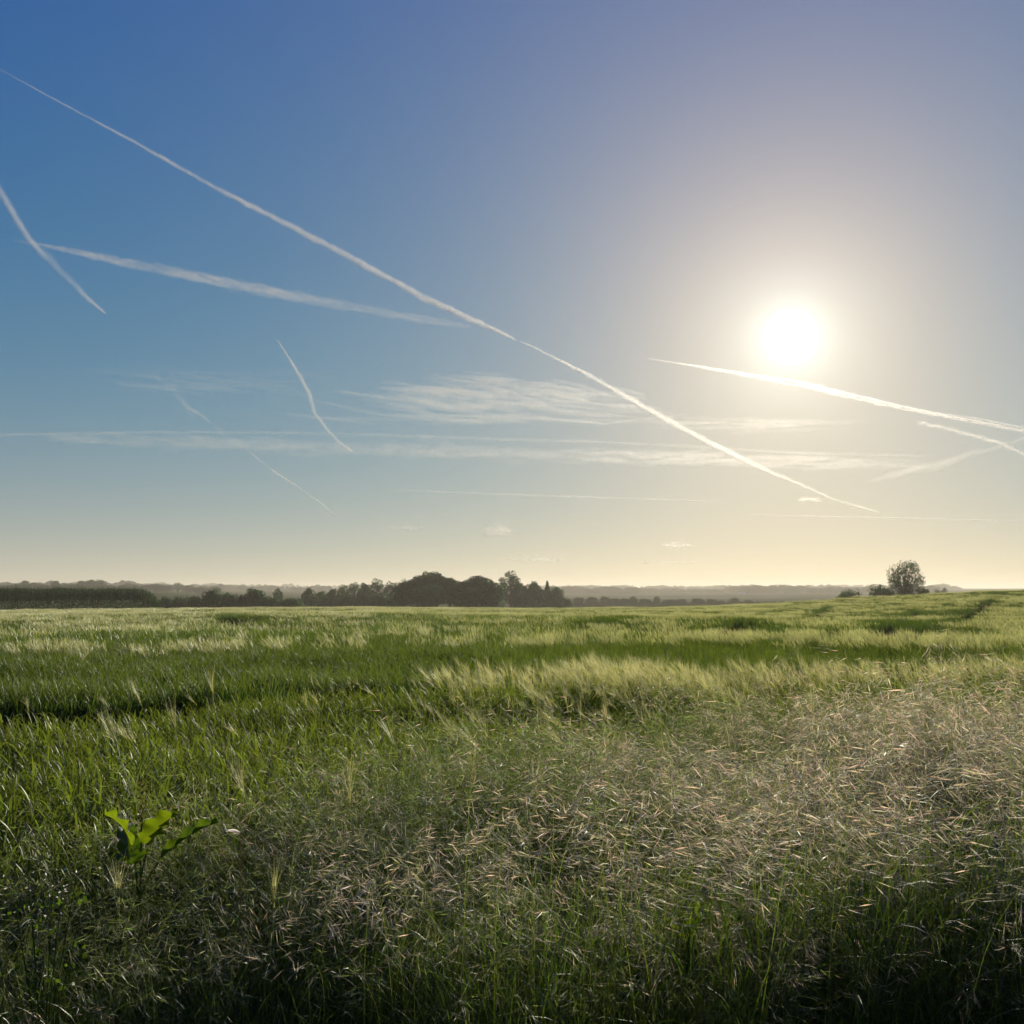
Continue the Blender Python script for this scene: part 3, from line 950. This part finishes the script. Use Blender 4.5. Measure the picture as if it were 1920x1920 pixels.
# far woods: masses of trees on the far ridges
wood_coll = proto_collection('wood_tree', [t_[1] for t_ in (T_round, T_dome, T_oval, T_wide)])
P_, S_ = [], []
for (x0, x1, r0, r1, n, hmin, hmax) in [(1040, 1195, 1400, 1550, 150, 7, 11), (1190, 1450, 1500, 1800, 260, 6, 10), (1380, 1640, 1400, 1700, 260, 7, 11),
                                        (-200, 1100, 1700, 2200, 800, 7, 12), (1000, 1800, 2300, 2700, 500, 9, 14), (-300, 1780, 3300, 3900, 900, 10, 16), (1560, 1760, 1500, 1800, 80, 6, 9)]:
    px = U(x0, x1, n); rr_ = U(r0, r1, n)
    az = np.arctan((px - 960) / 1756)
    X, Y = rr_ * np.sin(az), rr_ * np.cos(az)
    hh = U(hmin, hmax, n) * (0.65 + 0.6 * vnoise(px / 30, rr_ * 0 + r0, 95))
    P_.append(np.stack([X, Y, terrain(X, Y) - 0.5], 1))
    ws = hh / 10 * U(1.1, 1.7, n)
    S_.append(np.stack([ws, ws, hh / 10], 1))
P_ = np.concatenate(P_); S_ = np.concatenate(S_); n = len(P_)
o = scatter('far_wood', P_, np.stack([np.zeros(n), np.zeros(n), U(-3, 3, n)], 1), S_, rng.integers(0, 4, n), wood_coll)
tag(o, 'hazy far woods covering the distant ridges along the horizon', 'wood', None, 'stuff')

# small white farmhouse glinting in the far woods
def plain(name, col):
    m = bpy.data.materials.new(name); m.use_nodes = True
    b_ = m.node_tree.nodes['Principled BSDF']; ns_ = m.node_tree.nodes.new('ShaderNodeTexNoise'); ns_.inputs['Scale'].default_value = 3
    rp_ = m.node_tree.nodes.new('ShaderNodeValToRGB'); rp_.color_ramp.elements[0].color = (*[c * 0.8 for c in col], 1); rp_.color_ramp.elements[1].color = (*col, 1)
    m.node_tree.links.new(ns_.outputs[0], rp_.inputs[0]); m.node_tree.links.new(rp_.outputs[0], b_.inputs['Base Color'])
    return m


fx, fy = xy(1392, 1330)
ztop = EYE + (1108 - 1111) / FPX * 1330
fh = empty('farmhouse', (fx, fy, ztop - 4.5))
wb = MB(); wb.add([(-3.5, -3, -12), (3.5, -3, -12), (3.5, 3, -12), (-3.5, 3, -12), (-3.5, -3, 2.6), (3.5, -3, 2.6), (3.5, 3, 2.6), (-3.5, 3, 2.6)], [(0, 1, 5, 4), (1, 2, 6, 5), (2, 3, 7, 6), (3, 0, 4, 7)], (.8, .8, .8))
wb.build('wall', plain('whitewash', (0.8, 0.8, 0.78)), fh, smooth=False)
rb = MB(); rb.add([(-3.8, -3.3, 2.6), (3.8, -3.3, 2.6), (3.8, 3.3, 2.6), (-3.8, 3.3, 2.6), (-3.8, 0, 4.5), (3.8, 0, 4.5)], [(0, 1, 5, 4), (2, 3, 4, 5)], (.5, .5, .5)); rb.add([(-3.8, -3.3, 2.6), (-3.8, 3.3, 2.6), (-3.8, 0, 4.5), (3.8, -3.3, 2.6), (3.8, 3.3, 2.6), (3.8, 0, 4.5)], [(0, 1, 2), (3, 5, 4)], (.5, .5, .5))
rb.build('roof', plain('pale_roof', (0.75, 0.73, 0.7)), fh, smooth=False)
tag(fh, 'tiny white farmhouse in front of the far woods, left of the lone tree', 'house')

# ------------------------------------------------------------------ single barley stalks that stand out
G = 'barley ears standing above the grass and crop'
stalks = [  # ear base px, py, distance, tilt, awn azimuth, size, label
    (400, 1312, 7.2, 0.25, 2.6, 1.3, 'pale barley ear standing alone on the left, above the green crop'),
    (268, 1322, 7.0, 0.55, 2.8, 1.2, 'small barley ear left of the lone pale one in the green crop'),
    (330, 1370, 6.2, 0.3, 2.6, 1.1, 'thin barley ear lower down in the green crop on the left'),
    (750, 1410, 5.0, 0.5, 2.7, 1.1, 'barley ear with awns fanned left where verge and crop meet'),
    (862, 1395, 5.2, 0.55, 2.8, 1.1, 'barley ear just left of the brightest one at the crest of the verge'),
    (916, 1415, 5.0, 0.7, 2.9, 1.35, 'brightest barley ear at the verge crest, long awns fanned to the upper left'),
    (1072, 1368, 5.6, 0.9, 3.0, 1.3, 'barley ear lying over with spread awns, right of the brightest one'),
    (1076, 1405, 5.3, 0.8, 2.9, 1.2, 'barley ear with awns pointing up left just below the lying one'),
    (465, 1500, 4.2, 0.45, 2.7, 1.1, 'barley ear with straight awns right of the broad leaved plant'),
    (655, 1515, 4.2, 0.15, 2.2, 1.3, 'upright barley ear half sunk in the verge grass, centre left'),
    (885, 1475, 4.4, 0.15, 1.8, 1.2, 'upright barley ear below the brightest one'),
    (222, 1700, 3.3, 0.3, 2.3, 0.8, 'barley ear low in the shade under the broad leaved plant'),
    (510, 1705, 3.3, 0.2, 1.8, 0.8, 'short green barley ear spreading upward from the dark grass'),
    (1522, 1350, 5.6, 0.1, 1.4, 1.3, 'dark upright barley ear sticking out of the verge crest at the right'),
    (1262, 1425, 5.0, 0.5, 2.8, 1.1, 'barley ear with faint awns in the middle of the right hand verge'),
    (145, 1245, 13.2, 0.5, 0.6, 1.6, 'barley ear beyond the wheel track at the far left'),
]
for px, py, r_, tilt, phi, s, lb in stalks:
    p = pt(px, py, r_)
    gz0 = float(terrain(p.x, p.y))
    e = empty('barley_stalk', (p.x, p.y, gz0))
    h = p.z - gz0 - 0.10
    sm = MB()
    P0 = blades(sm, [[0, 0, 0]], max(h, 0.2), 0.004, 0.4, 0.0, 0.03, G1, G2, seg=5, prof='stem')
    sm.build('stem', M_crop, e)
    em = MB()
    aw_c = (0.68, 0.66, 0.36)
    ear(em, P0[0, -1], phi, tilt, 0.075 * s, 30, 0.14 * s, (0.40, 0.42, 0.2), aw_c, 0.0016, 0)
    em.build('ear', M_awn, e)
    lm = MB()
    blades(lm, P0[0, 2:4], [0.22, 0.18], 0.009, [0.5, 3.2], 0.2, [1.3, 0.9], G1, G2, seg=6)
    lm.build('leaf', M_crop, e)
    tag(e, lb, 'barley', G)

# ------------------------------------------------------------------ broad leaved plants


def broad_leaf(L_, W_, phi, t0, t1, roll, wav=0.10, seg=18, cols=8, c=(0.10, 0.17, 0.02)):
    mb = MB()
    t = np.linspace(0, 1, seg + 1)
    th = t0 + (t1 - t0) * t ** 1.3
    P = np.cumsum(np.stack([np.sin(th) * math.cos(phi), np.sin(th) * math.sin(phi), np.cos(th)], 1) * L_ / seg, 0)
    T = np.gradient(P, axis=0); T /= np.linalg.norm(T, axis=1)[:, None]
    side = np.array([-math.sin(phi), math.cos(phi), 0.0]); up = np.cross(T, side)
    side_ = side * math.cos(roll) + up * math.sin(roll); nrm = np.cross(T, side_)
    prof = (np.sin(np.pi * np.clip(t, 0, 1) ** 0.75) ** 0.65) * (1 - 0.15 * t) + 0.03
    prof = prof * (1 + 0.07 * np.sin(t * 40) + 0.05 * np.sin(t * 23 + 1))
    u = np.linspace(-1, 1, cols + 1)
    V = P[:, None, :] + side_[:, None, :] * (prof[:, None] * u[None, :] * W_ / 2)[:, :, None]
    lift = np.abs(u)[None, :] * 0.18 * W_ + wav * W_ * (np.abs(u) ** 2)[None, :] * np.sin(t * 22 + 2 * np.sign(u[None, :].T).T[0, 0])[:, None] - 0.02 * W_ * np.cos(t * 50)[:, None] * np.abs(u)[None, :]
    V = V + nrm[:, None, :] * lift[:, :, None]
    C = np.tile(np.asarray(c, float), ((seg + 1) * (cols + 1), 1)).reshape(seg + 1, cols + 1, 3)
    C[:, cols // 2] *= (1.5, 1.3, 1.6)
    veins = (np.sin(t[:, None] * 60 - np.abs(u)[None, :] * 9) > 0.8)[:, :, None]
    C = np.where(veins, C * (1.3, 1.2, 1.3), C)
    i = (np.arange(seg)[:, None] * (cols + 1) + np.arange(cols)[None, :]).ravel()
    mb.add(V.reshape(-1, 3), np.stack([i, i + 1, i + cols + 2, i + cols + 1], 1), C.reshape(-1, 3))
    return mb


def leafy_plant(name, base, leaves, label, cat, stem_h, spike=False):
    e = empty(name, base)
    sm = MB()
    tube(sm, [(0, 0, -0.02), (0.01, 0, stem_h * 0.5), (0.0, 0.01, stem_h)], [0.007, 0.006, 0.004], (0.10, 0.14, 0.04), 6)
    sm.build('stem', M_crop, e)
    for (off, L_, W_, phi, t0, t1, roll, col) in leaves:
        o_ = broad_leaf(L_, W_, phi, t0, t1, roll, c=col).build('leaf', M_leaf, e)
        o_.location = off
        pm = MB()
        tube(pm, [np.array((0, 0, off[2] - 0.16)), np.array(off) * (0.5, 0.5, 1) - (0, 0, 0.06), np.array(off)], [0.004, 0.0035, 0.003], (0.12, 0.17, 0.05), 5)
        pm.build('leaf_stalk', M_crop, e)
    if spike:
        km = MB()
        leaf_cards(km, np.stack([rng.normal(0, 0.008, 140), rng.normal(0, 0.008, 140), stem_h + U(-0.02, 0.14, 140)], 1), 0.006, np.array((0.10, 0.10, 0.04)))
        km.build('flower_spike', M_crop, e)
    return tag(e, label, cat)


p = pt(262, 1590, 3.75)
gz0 = float(terrain(p.x, p.y))
H0 = p.z - gz0
BR = (0.105, 0.165, 0.02)
leafy_plant('dock_plant', (p.x, p.y, gz0), [
    ((-0.03, 0, H0), 0.165, 0.105, math.pi - 0.1, 0.3, 1.4, 0.5, BR),
    ((0.03, 0.0, H0 + 0.0), 0.15, 0.11, 0.25, 0.3, 1.3, -0.75, BR),
    ((0.08, -0.02, H0 - 0.04), 0.24, 0.10, 0.0, 0.8, 1.25, 0.2, (0.07, 0.13, 0.02)),
    ((0.0, -0.03, H0 - 0.06), 0.22, 0.10, -1.4, 0.9, 1.7, 0.2, (0.05, 0.10, 0.02)),
    ((-0.04, 0.03, H0 - 0.08), 0.2, 0.09, 2.2, 0.5, 1.4, 0.1, (0.05, 0.10, 0.02))],
    'broad leaved dock with two glowing yellow green leaves in the left verge', 'plant', H0 + 0.11, True)
p = pt(1290, 1765, 3.15)
gz0 = float(terrain(p.x, p.y)); H0 = p.z - gz0
leafy_plant('young_dock', (p.x, p.y, gz0), [
    ((-0.02, 0, H0), 0.09, 0.05, math.pi - 0.3, 0.4, 1.2, 0.3, BR), ((0.0, 0, H0), 0.10, 0.04, 2.2, 0.3, 0.9, 0.3, BR),
    ((0.02, 0, H0 + 0.02), 0.10, 0.04, 0.3, 0.05, 0.5, 0.4, BR), ((0.03, 0, H0 - 0.02), 0.09, 0.04, -0.3, 0.7, 1.3, 0.1, (0.07, 0.13, 0.02))],
    'small yellow green leafy plant glowing in the shaded grass at lower right', 'plant', H0)

# withered white leaf curl on a stalk, right of the dock
p = pt(450, 1562, 3.6); gz0 = float(terrain(p.x, p.y)); H0 = p.z - gz0
e = empty('withered_thistle', (p.x, p.y, gz0))
sm = MB(); tube(sm, [(0, 0, 0), (0.01, 0, H0 * .6), (0, 0, H0)], [0.003, 0.003, 0.002], (0.2, 0.18, 0.1), 5); sm.build('stem', M_straw, e)
wm = MB()
blades(wm, np.tile([[0, 0, H0]], (7, 1)), U(0.04, 0.09, 7), U(0.008, 0.014, 7), math.pi + rng.normal(0, 0.6, 7), U(1.0, 1.4, 7), U(0.9, 1.9, 7), (0.75, 0.72, 0.66), (0.8, 0.78, 0.74), seg=5)
wm.build('dried_leaf', M_straw, e)
tag(e, 'withered white dried leaves on a thin stalk right of the broad leaved dock', 'plant')
# white flowered weed in the shade at the left
p = pt(95, 1660, 3.1); gz0 = float(terrain(p.x, p.y)); H0 = p.z - gz0
e = empty('flowering_weed', (p.x, p.y, gz0))
sm = MB()
for k in range(7):
    a_ = k * 0.9; tip = np.array([0.09 * math.cos(a_), 0.06 * math.sin(a_), H0 + U(-0.08, 0.05)])
    tube(sm, [(0, 0, 0), tip * (0.35, 0.35, 0.6), tip], [0.003, 0.002, 0.0012], (0.06, 0.1, 0.03), 5)
sm.build('stem', M_crop, e)
lm = MB(); leaf_cards(lm, np.stack([rng.normal(0, 0.07, 90), rng.normal(0, 0.05, 90), H0 - U(0.02, 0.3, 90)], 1), 0.011, np.array((0.05, 0.10, 0.03))); lm.build('foliage', M_leaf, e)
fm = MB(); leaf_cards(fm, np.stack([rng.normal(0, 0.06, 46), rng.normal(0, 0.04, 46), H0 + rng.normal(-0.02, 0.04, 46)], 1), 0.0042, np.array((0.8, 0.8, 0.78))); fm.build('blossom', M_straw, e)
tag(e, 'bushy weed with tiny white flowers in the shade at the far left', 'plant')

# ------------------------------------------------------------------ contrails and clouds: soft puffs high in the sky
def ico():
    import bmesh
    bm = bmesh.new(); bmesh.ops.create_icosphere(bm, subdivisions=3, radius=1.0)
    v = np.array([q.co[:] for q in bm.verts]); f = np.array([[q.index for q in fc.verts] for fc in bm.faces]); bm.free()
    return v, f


ICO_V, ICO_F = ico()


def vapour_mat(name, alpha, noise_scale, contrast=0.5, forward=0.035):
    m = bpy.data.materials.new(name); m.use_nodes = True
    t = m.node_tree; t.nodes.clear()
    geo = t.nodes.new('ShaderNodeNewGeometry')
    fac = val(t, 'ABSOLUTE', vec(t, 'DOT_PRODUCT', geo.outputs['Normal'], geo.outputs['Incoming']))
    at = t.nodes.new('ShaderNodeAttribute'); at.attribute_name = 'Col'
    sp = t.nodes.new('ShaderNodeSeparateColor'); t.links.new(at.outputs['Color'], sp.inputs[0])
    ns = t.nodes.new('ShaderNodeTexNoise'); ns.inputs['Scale'].default_value = noise_scale; ns.inputs['Detail'].default_value = 5; ns.inputs['Roughness'].default_value = 0.65
    t.links.new(geo.outputs['Position'], ns.inputs['Vector'])
    mr = t.nodes.new('ShaderNodeMapRange'); mr.inputs['From Min'].default_value = 0.5 - contrast * 0.3; mr.inputs['From Max'].default_value = 0.5 + contrast * 0.3
    mr.inputs['To Min'].default_value = 1 - contrast; mr.inputs['To Max'].default_value = 1.0
    t.links.new(ns.outputs[0], mr.inputs['Value'])
    f = val(t, 'MULTIPLY', val(t, 'POWER', fac, 1.6), sp.outputs[0])
    f = val(t, 'MULTIPLY', val(t, 'MULTIPLY', f, alpha), mr.outputs[0], clamp=True)
    f = val(t, 'MULTIPLY', f, val(t, 'SUBTRACT', 1.0, geo.outputs['Backfacing']))
    # light scattered through the ice crystals, stronger when looking towards the sun
    d = t.nodes.new('ShaderNodeBsdfDiffuse'); d.inputs['Color'].default_value = (0.92, 0.92, 0.92, 1)
    tr = t.nodes.new('ShaderNodeBsdfTranslucent'); tr.inputs['Color'].default_value = (0.92, 0.92, 0.92, 1)
    mx = t.nodes.new('ShaderNodeMixShader'); mx.inputs[0].default_value = 0.5
    t.links.new(d.outputs[0], mx.inputs[1]); t.links.new(tr.outputs[0], mx.inputs[2])
    fw = t.nodes.new('ShaderNodeBsdfRefraction'); fw.inputs['IOR'].default_value = 1.30; fw.inputs['Roughness'].default_value = 0.9
    fw.inputs['Color'].default_value = (0.95, 0.95, 0.95, 1)
    m3 = t.nodes.new('ShaderNodeMixShader'); m3.inputs[0].default_value = forward
    t.links.new(mx.outputs[0], m3.inputs[1]); t.links.new(fw.outputs[0], m3.inputs[2]); mx = m3
    tp = t.nodes.new('ShaderNodeBsdfTransparent')
    m2 = t.nodes.new('ShaderNodeMixShader')
    t.links.new(f, m2.inputs[0]); t.links.new(tp.outputs[0], m2.inputs[1]); t.links.new(mx.outputs[0], m2.inputs[2])
    o_ = t.nodes.new('ShaderNodeOutputMaterial'); t.links.new(m2.outputs[0], o_.inputs['Surface'])
    return m


ALT = 8000.0


def sky_point(px, py, alt=ALT):
    d = ray(px, py)
    # meet a gently curved shell so that low trails stay at a sane distance
    dist = alt / max(d.z, 0.001)
    dist = min(dist, 38000)
    return d, dist


def puffs(name, items, mat, label, cat, group=None, alt=ALT):
    """items: (px, py, half length px, half width px, direction angle in the picture plane, density)"""
    mb = MB()
    for (px, py, hl, hw, an, den) in items:
        d, dist = sky_point(px, py, alt)
        s = dist / FPX
        right = Vector((d.y, -d.x, 0)).normalized(); up = right.cross(d).normalized()
        ax = right * math.cos(an) - up * math.sin(an)
        bx = right * math.sin(an) + up * math.cos(an)
        V_ = ICO_V[:, 0:1] * np.array(ax) * hl * s + ICO_V[:, 1:2] * np.array(bx) * hw * s + ICO_V[:, 2:3] * np.array(d) * hw * s
        mb.add(V_ + np.array(d * dist), ICO_F, (den, den, den))
    # move the mesh so that the object's origin is at its centre
    A = np.concatenate(mb.v).mean(0)
    mb.v = [v - A for v in mb.v]
    o_ = mb.build(name, mat)
    o_.location = A
    return tag(o_, label, cat, group)


def trail(pts, step=0.30, jitter=0.10, elong=2.2, strands=1, spread=0.0, thin=0.75):
    """pts: (px, py, width px, density 0..1)"""
    P = np.array(pts, float)
    seg = np.hypot(np.diff(P[:, 0]), np.diff(P[:, 1])); S = np.concatenate([[0], np.cumsum(seg)])
    out, s = [], 0.0
    sd = len(pts) * 37 + int(P[0, 1])
    while s < S[-1]:
        q = [np.interp(s, S, P[:, k]) for k in range(4)]
        q2 = [np.interp(min(s + 8, S[-1]), S, P[:, k]) for k in range(2)]; q1 = [np.interp(max(s - 8, 0), S, P[:, k]) for k in range(2)]
        an = math.atan2(q2[1] - q1[1], q2[0] - q1[0])
        wd = max(q[2] * thin, 2.2)
        for k in range(strands):
            o_ = (rng.normal(0, jitter) + (k - (strands - 1) / 2) * spread) * wd
            out.append((q[0] - math.sin(an) * o_, q[1] + math.cos(an) * o_, wd * elong * U(0.35, 0.6), wd * 0.5 * U(0.75, 1.15) / (strands ** 0.5), an + rng.normal(0, 0.05), q[3] * U(0.7, 1.15) * float(0.55 + 0.75 * vnoise(np.array(s / 55.0), np.array(0.0), sd))))
        s += max(wd * step * elong * 0.5, 1.6)
    return out


V_main = vapour_mat('contrail_vapour', 0.27, 0.004, 0.5, 0.05)
V_soft = vapour_mat('spread_vapour', 0.16, 0.002, 0.7)
V_cloud = vapour_mat('cloud_vapour', 0.07, 0.01, 0.8, 0.08)
G = 'contrails across the sky'
puffs('contrail', trail([(-30, 112, 3, .2), (0, 130, 4, .15), (100, 185, 5, .35), (250, 265, 8, .55), (400, 350, 13, .65), (600, 452, 20, .8), (800, 560, 20, .9), (900, 606, 16, .9), (950, 629, 10, .8), (965, 636, 7, .4)]), V_main,
      'longest and brightest contrail, slanting from the upper left edge to mid sky', 'contrail', G)
puffs('contrail', trail([(975, 640, 5, .35), (1000, 651, 7, .6), (1100, 702, 13, .8), (1200, 760, 18, .8), (1300, 815, 18, .75), (1400, 866, 16, .7), (1450, 888, 13, .6), (1500, 908, 10, .5), (1560, 936, 8, .45), (1620, 953, 7, .5), (1650, 962, 5, .2)]), V_main,
      'golden contrail continuing down from mid sky towards the horizon under the sun', 'contrail', G)
puffs('contrail', trail([(-20, 325, 18, .22), (0, 358, 19, .28), (30, 410, 22, .28), (55, 450, 15, .28), (90, 485, 22, .22), (130, 525, 22, .18), (165, 560, 13, .3), (195, 585, 8, .45)]), V_main,
      'short blurred contrail falling steeply from the left edge', 'contrail', G)
puffs('contrail', trail([(20, 450, 5, .10), (80, 459, 9, .2), (200, 485, 22, .26), (350, 515, 28, .3), (500, 545, 30, .3), (650, 573, 28, .28), (780, 597, 22, .2), (880, 612, 12, .08)], strands=3, spread=0.30, elong=1.4, jitter=.14, thin=0.62), V_main,
      'wide grainy contrail below the longest one at the left', 'contrail', G)
puffs('contrail', trail([(519, 637, 5, .3), (540, 668, 7, .5), (560, 702, 11, .6), (580, 740, 13, .65), (588, 772, 12, .65), (608, 800, 9, .7), (635, 828, 9, .7), (662, 848, 5, .8)], jitter=.14), V_main,
      'short crooked contrail below the wide grainy one', 'contrail', G)
puffs('contrail', trail([(1215, 672, 3, .2), (1290, 684, 6, .5), (1420, 706, 12, .8), (1500, 720, 17, 1), (1600, 743, 15, 1), (1700, 766, 12, .9), (1800, 785, 10, .8), (1940, 812, 9, .7)], strands=2, spread=.25), V_main,
      'bright contrail passing right under the sun to the right edge', 'contrail', G)
puffs('contrail', trail([(1740, 772, 4, .4), (1830, 784, 5, .5), (1940, 806, 6, .5)]), V_main, 'thin contrail strand splitting off above the bright one at the right edge', 'contrail', G)
puffs('contrail', trail([(1725, 792, 8, .3), (1760, 800, 10, .5), (1830, 818, 9, .6), (1880, 832, 9, .6), (1940, 862, 9, .5)], jitter=.2), V_main, 'short contrail below the bright one near the right edge', 'contrail', G)
puffs('contrail', trail([(1640, 902, 14, .2), (1700, 885, 22, .4), (1760, 873, 22, .45), (1830, 850, 14, .5), (1880, 838, 10, .5), (1940, 812, 8, .5)], jitter=.2, elong=3), V_soft, 'faint contrail rising to the right edge across the short one', 'contrail', G)
puffs('contrail', trail([(740, 918, 4, .3), (900, 925, 6, .8), (1000, 929, 7, .9), (1150, 934, 6, .7), (1350, 940, 4, .3)], elong=5), V_soft, 'thin level contrail low above the horizon', 'contrail', G)
puffs('contrail', trail([(-20, 815, 8, .45), (100, 814, 9, .5), (300, 810, 10, .35), (600, 812, 10, .3), (900, 822, 12, .4), (1200, 832, 10, .3), (1500, 850, 9, .25), (1750, 856, 8, .15)], elong=6), V_soft, 'upper edge of the broad level contrail band across the sky', 'contrail', G)
puffs('contrail', trail([(100, 822, 18, .25), (300, 828, 28, .35), (600, 838, 30, .45), (900, 850, 32, .55), (1200, 858, 30, .6), (1500, 868, 26, .5), (1720, 872, 20, .2)], strands=3, spread=.3, elong=3, jitter=.2), V_soft, 'broad faint contrail band lying level across the whole sky', 'contrail', G)
puffs('contrail', trail([(468, 848, 6, .9), (490, 866, 6, .6), (500, 874, 4, .1), (516, 886, 8, 1.2), (555, 910, 5, .9), (580, 930, 4, .2), (592, 936, 7, 1.0), (628, 966, 6, .8)], elong=3), V_soft, 'broken dotted contrail low at the left', 'contrail', G)
puffs('contrail', trail([(290, 705, 8, .3), (330, 735, 10, .3), (350, 765, 16, .6), (380, 780, 12, .5), (395, 795, 6, .1), (420, 812, 10, .4)], elong=2.5, jitter=.3), V_soft, 'ragged dissolving contrail at the left above the broad band', 'contrail', G)
puffs('contrail', trail([(1400, 965, 4, .3), (1640, 970, 4, .6), (1920, 977, 4, .3)], elong=6), V_soft, 'very faint level contrail just above the horizon at the right', 'contrail', G)

G = 'thin clouds in the lower sky'


def streaks(n, cx, cy, sx, sy, hl, hw, tilt, den):
    out = []
    for _ in range(n):
        x_, y_ = rng.normal(cx, sx), rng.normal(cy, sy)
        out.append((x_, y_, U(*hl), U(*hw), tilt + rng.normal(0, 0.06), U(*den)))
    return out


it = streaks(70, 900, 728, 85, 10, (25, 70), (3, 8), 0.10, (.4, .95)) + streaks(60, 830, 752, 80, 12, (25, 80), (3, 9), 0.12, (.4, .95)) + streaks(50, 1030, 765, 90, 12, (30, 90), (3, 8), 0.06, (.3, .8)) + streaks(26, 900, 786, 110, 4, (50, 120), (2, 5), 0.03, (.5, .9)) + streaks(30, 1010, 740, 60, 8, (25, 60), (3, 8), .22, (.4, .9))
puffs('cirrus_cloud', it, V_soft, 'feathery white cirrus cloud patch in the middle of the sky', 'cloud', G)
puffs('cirrus_cloud', streaks(40, 430, 722, 110, 10, (40, 110), (2, 6), 0.03, (.15, .4)), V_soft, 'faint cirrus streaks left of the crooked contrail', 'cloud', G)
puffs('cirrus_cloud', streaks(34, 1370, 795, 110, 6, (40, 100), (3, 6), 0.02, (.15, .4)), V_soft, 'faint cirrus streaks below the sun', 'cloud', G)


def cumulus(cx, cy, w_, h_, n):
    out = [(cx, cy - h_ * 0.15, w_ * 0.55, h_ * 0.55, 0.0, 0.12)]
    for _ in range(n):
        x_ = np.clip(rng.normal(0, w_ * 0.26), -w_ * .45, w_ * .45)
        y_ = -abs(rng.normal(0, h_ * 0.4)) * math.exp(-(x_ / w_) ** 2 * 2)
        r_ = U(1.2, 3.6) * h_ / 14
        out.append((cx + x_, cy + y_, r_ * 3.0, r_, rng.normal(0, .2), U(.8, 1.6)))
    return out


for cx, cy, w_, h_, n, lb in [(760, 993, 60, 12, 34, 'small flat cloud above the copse'), (930, 1003, 36, 26, 44, 'ragged upright little cloud above the airy tree'), (1000, 1052, 110, 14, 60, 'long low cloud just above the right end of the tree group'),
                              (1268, 1026, 50, 13, 34, 'small bright cloud low over the valley'), (1255, 1056, 100, 8, 30, 'faint flat cloud nearest to the horizon over the valley'), (1520, 940, 44, 12, 24, 'small smudge of cloud beneath the golden contrail')]:
    puffs('small_cloud', cumulus(cx, cy, w_, h_, n * 2), V_cloud, lb, 'cloud', G, alt=2500)

# ------------------------------------------------------------------ haze
HAZE = 0.00026
hm = bpy.data.materials.new('haze_air'); hm.use_nodes = True
t = hm.node_tree; t.nodes.clear()
pv = t.nodes.new('ShaderNodeVolumePrincipled')
pv.inputs['Color'].default_value = (0.94, 0.89, 0.80, 1)
pv.inputs['Density'].default_value = HAZE
pv.inputs['Anisotropy'].default_value = 0.35
oo = t.nodes.new('ShaderNodeOutputMaterial'); t.links.new(pv.outputs[0], oo.inputs['Volume'])
zb, zt, e_ = float(gz.min()) - 1.0, 32.0, 62000.0
hz = MB()
b = 6500.0
hz.add([(-b, -b, zb), (b, -b, zb), (b, b, zb), (-b, b, zb), (-b, -b, zt), (b, -b, zt), (b, b, zt), (-b, b, zt)],
       [(0, 3, 2, 1), (4, 5, 6, 7), (0, 1, 5, 4), (1, 2, 6, 5), (2, 3, 7, 6), (3, 0, 4, 7)], (1, 1, 1))
tag(hz.build('haze', hm, smooth=False), 'pale morning haze over the farmland', 'haze', None, 'stuff')
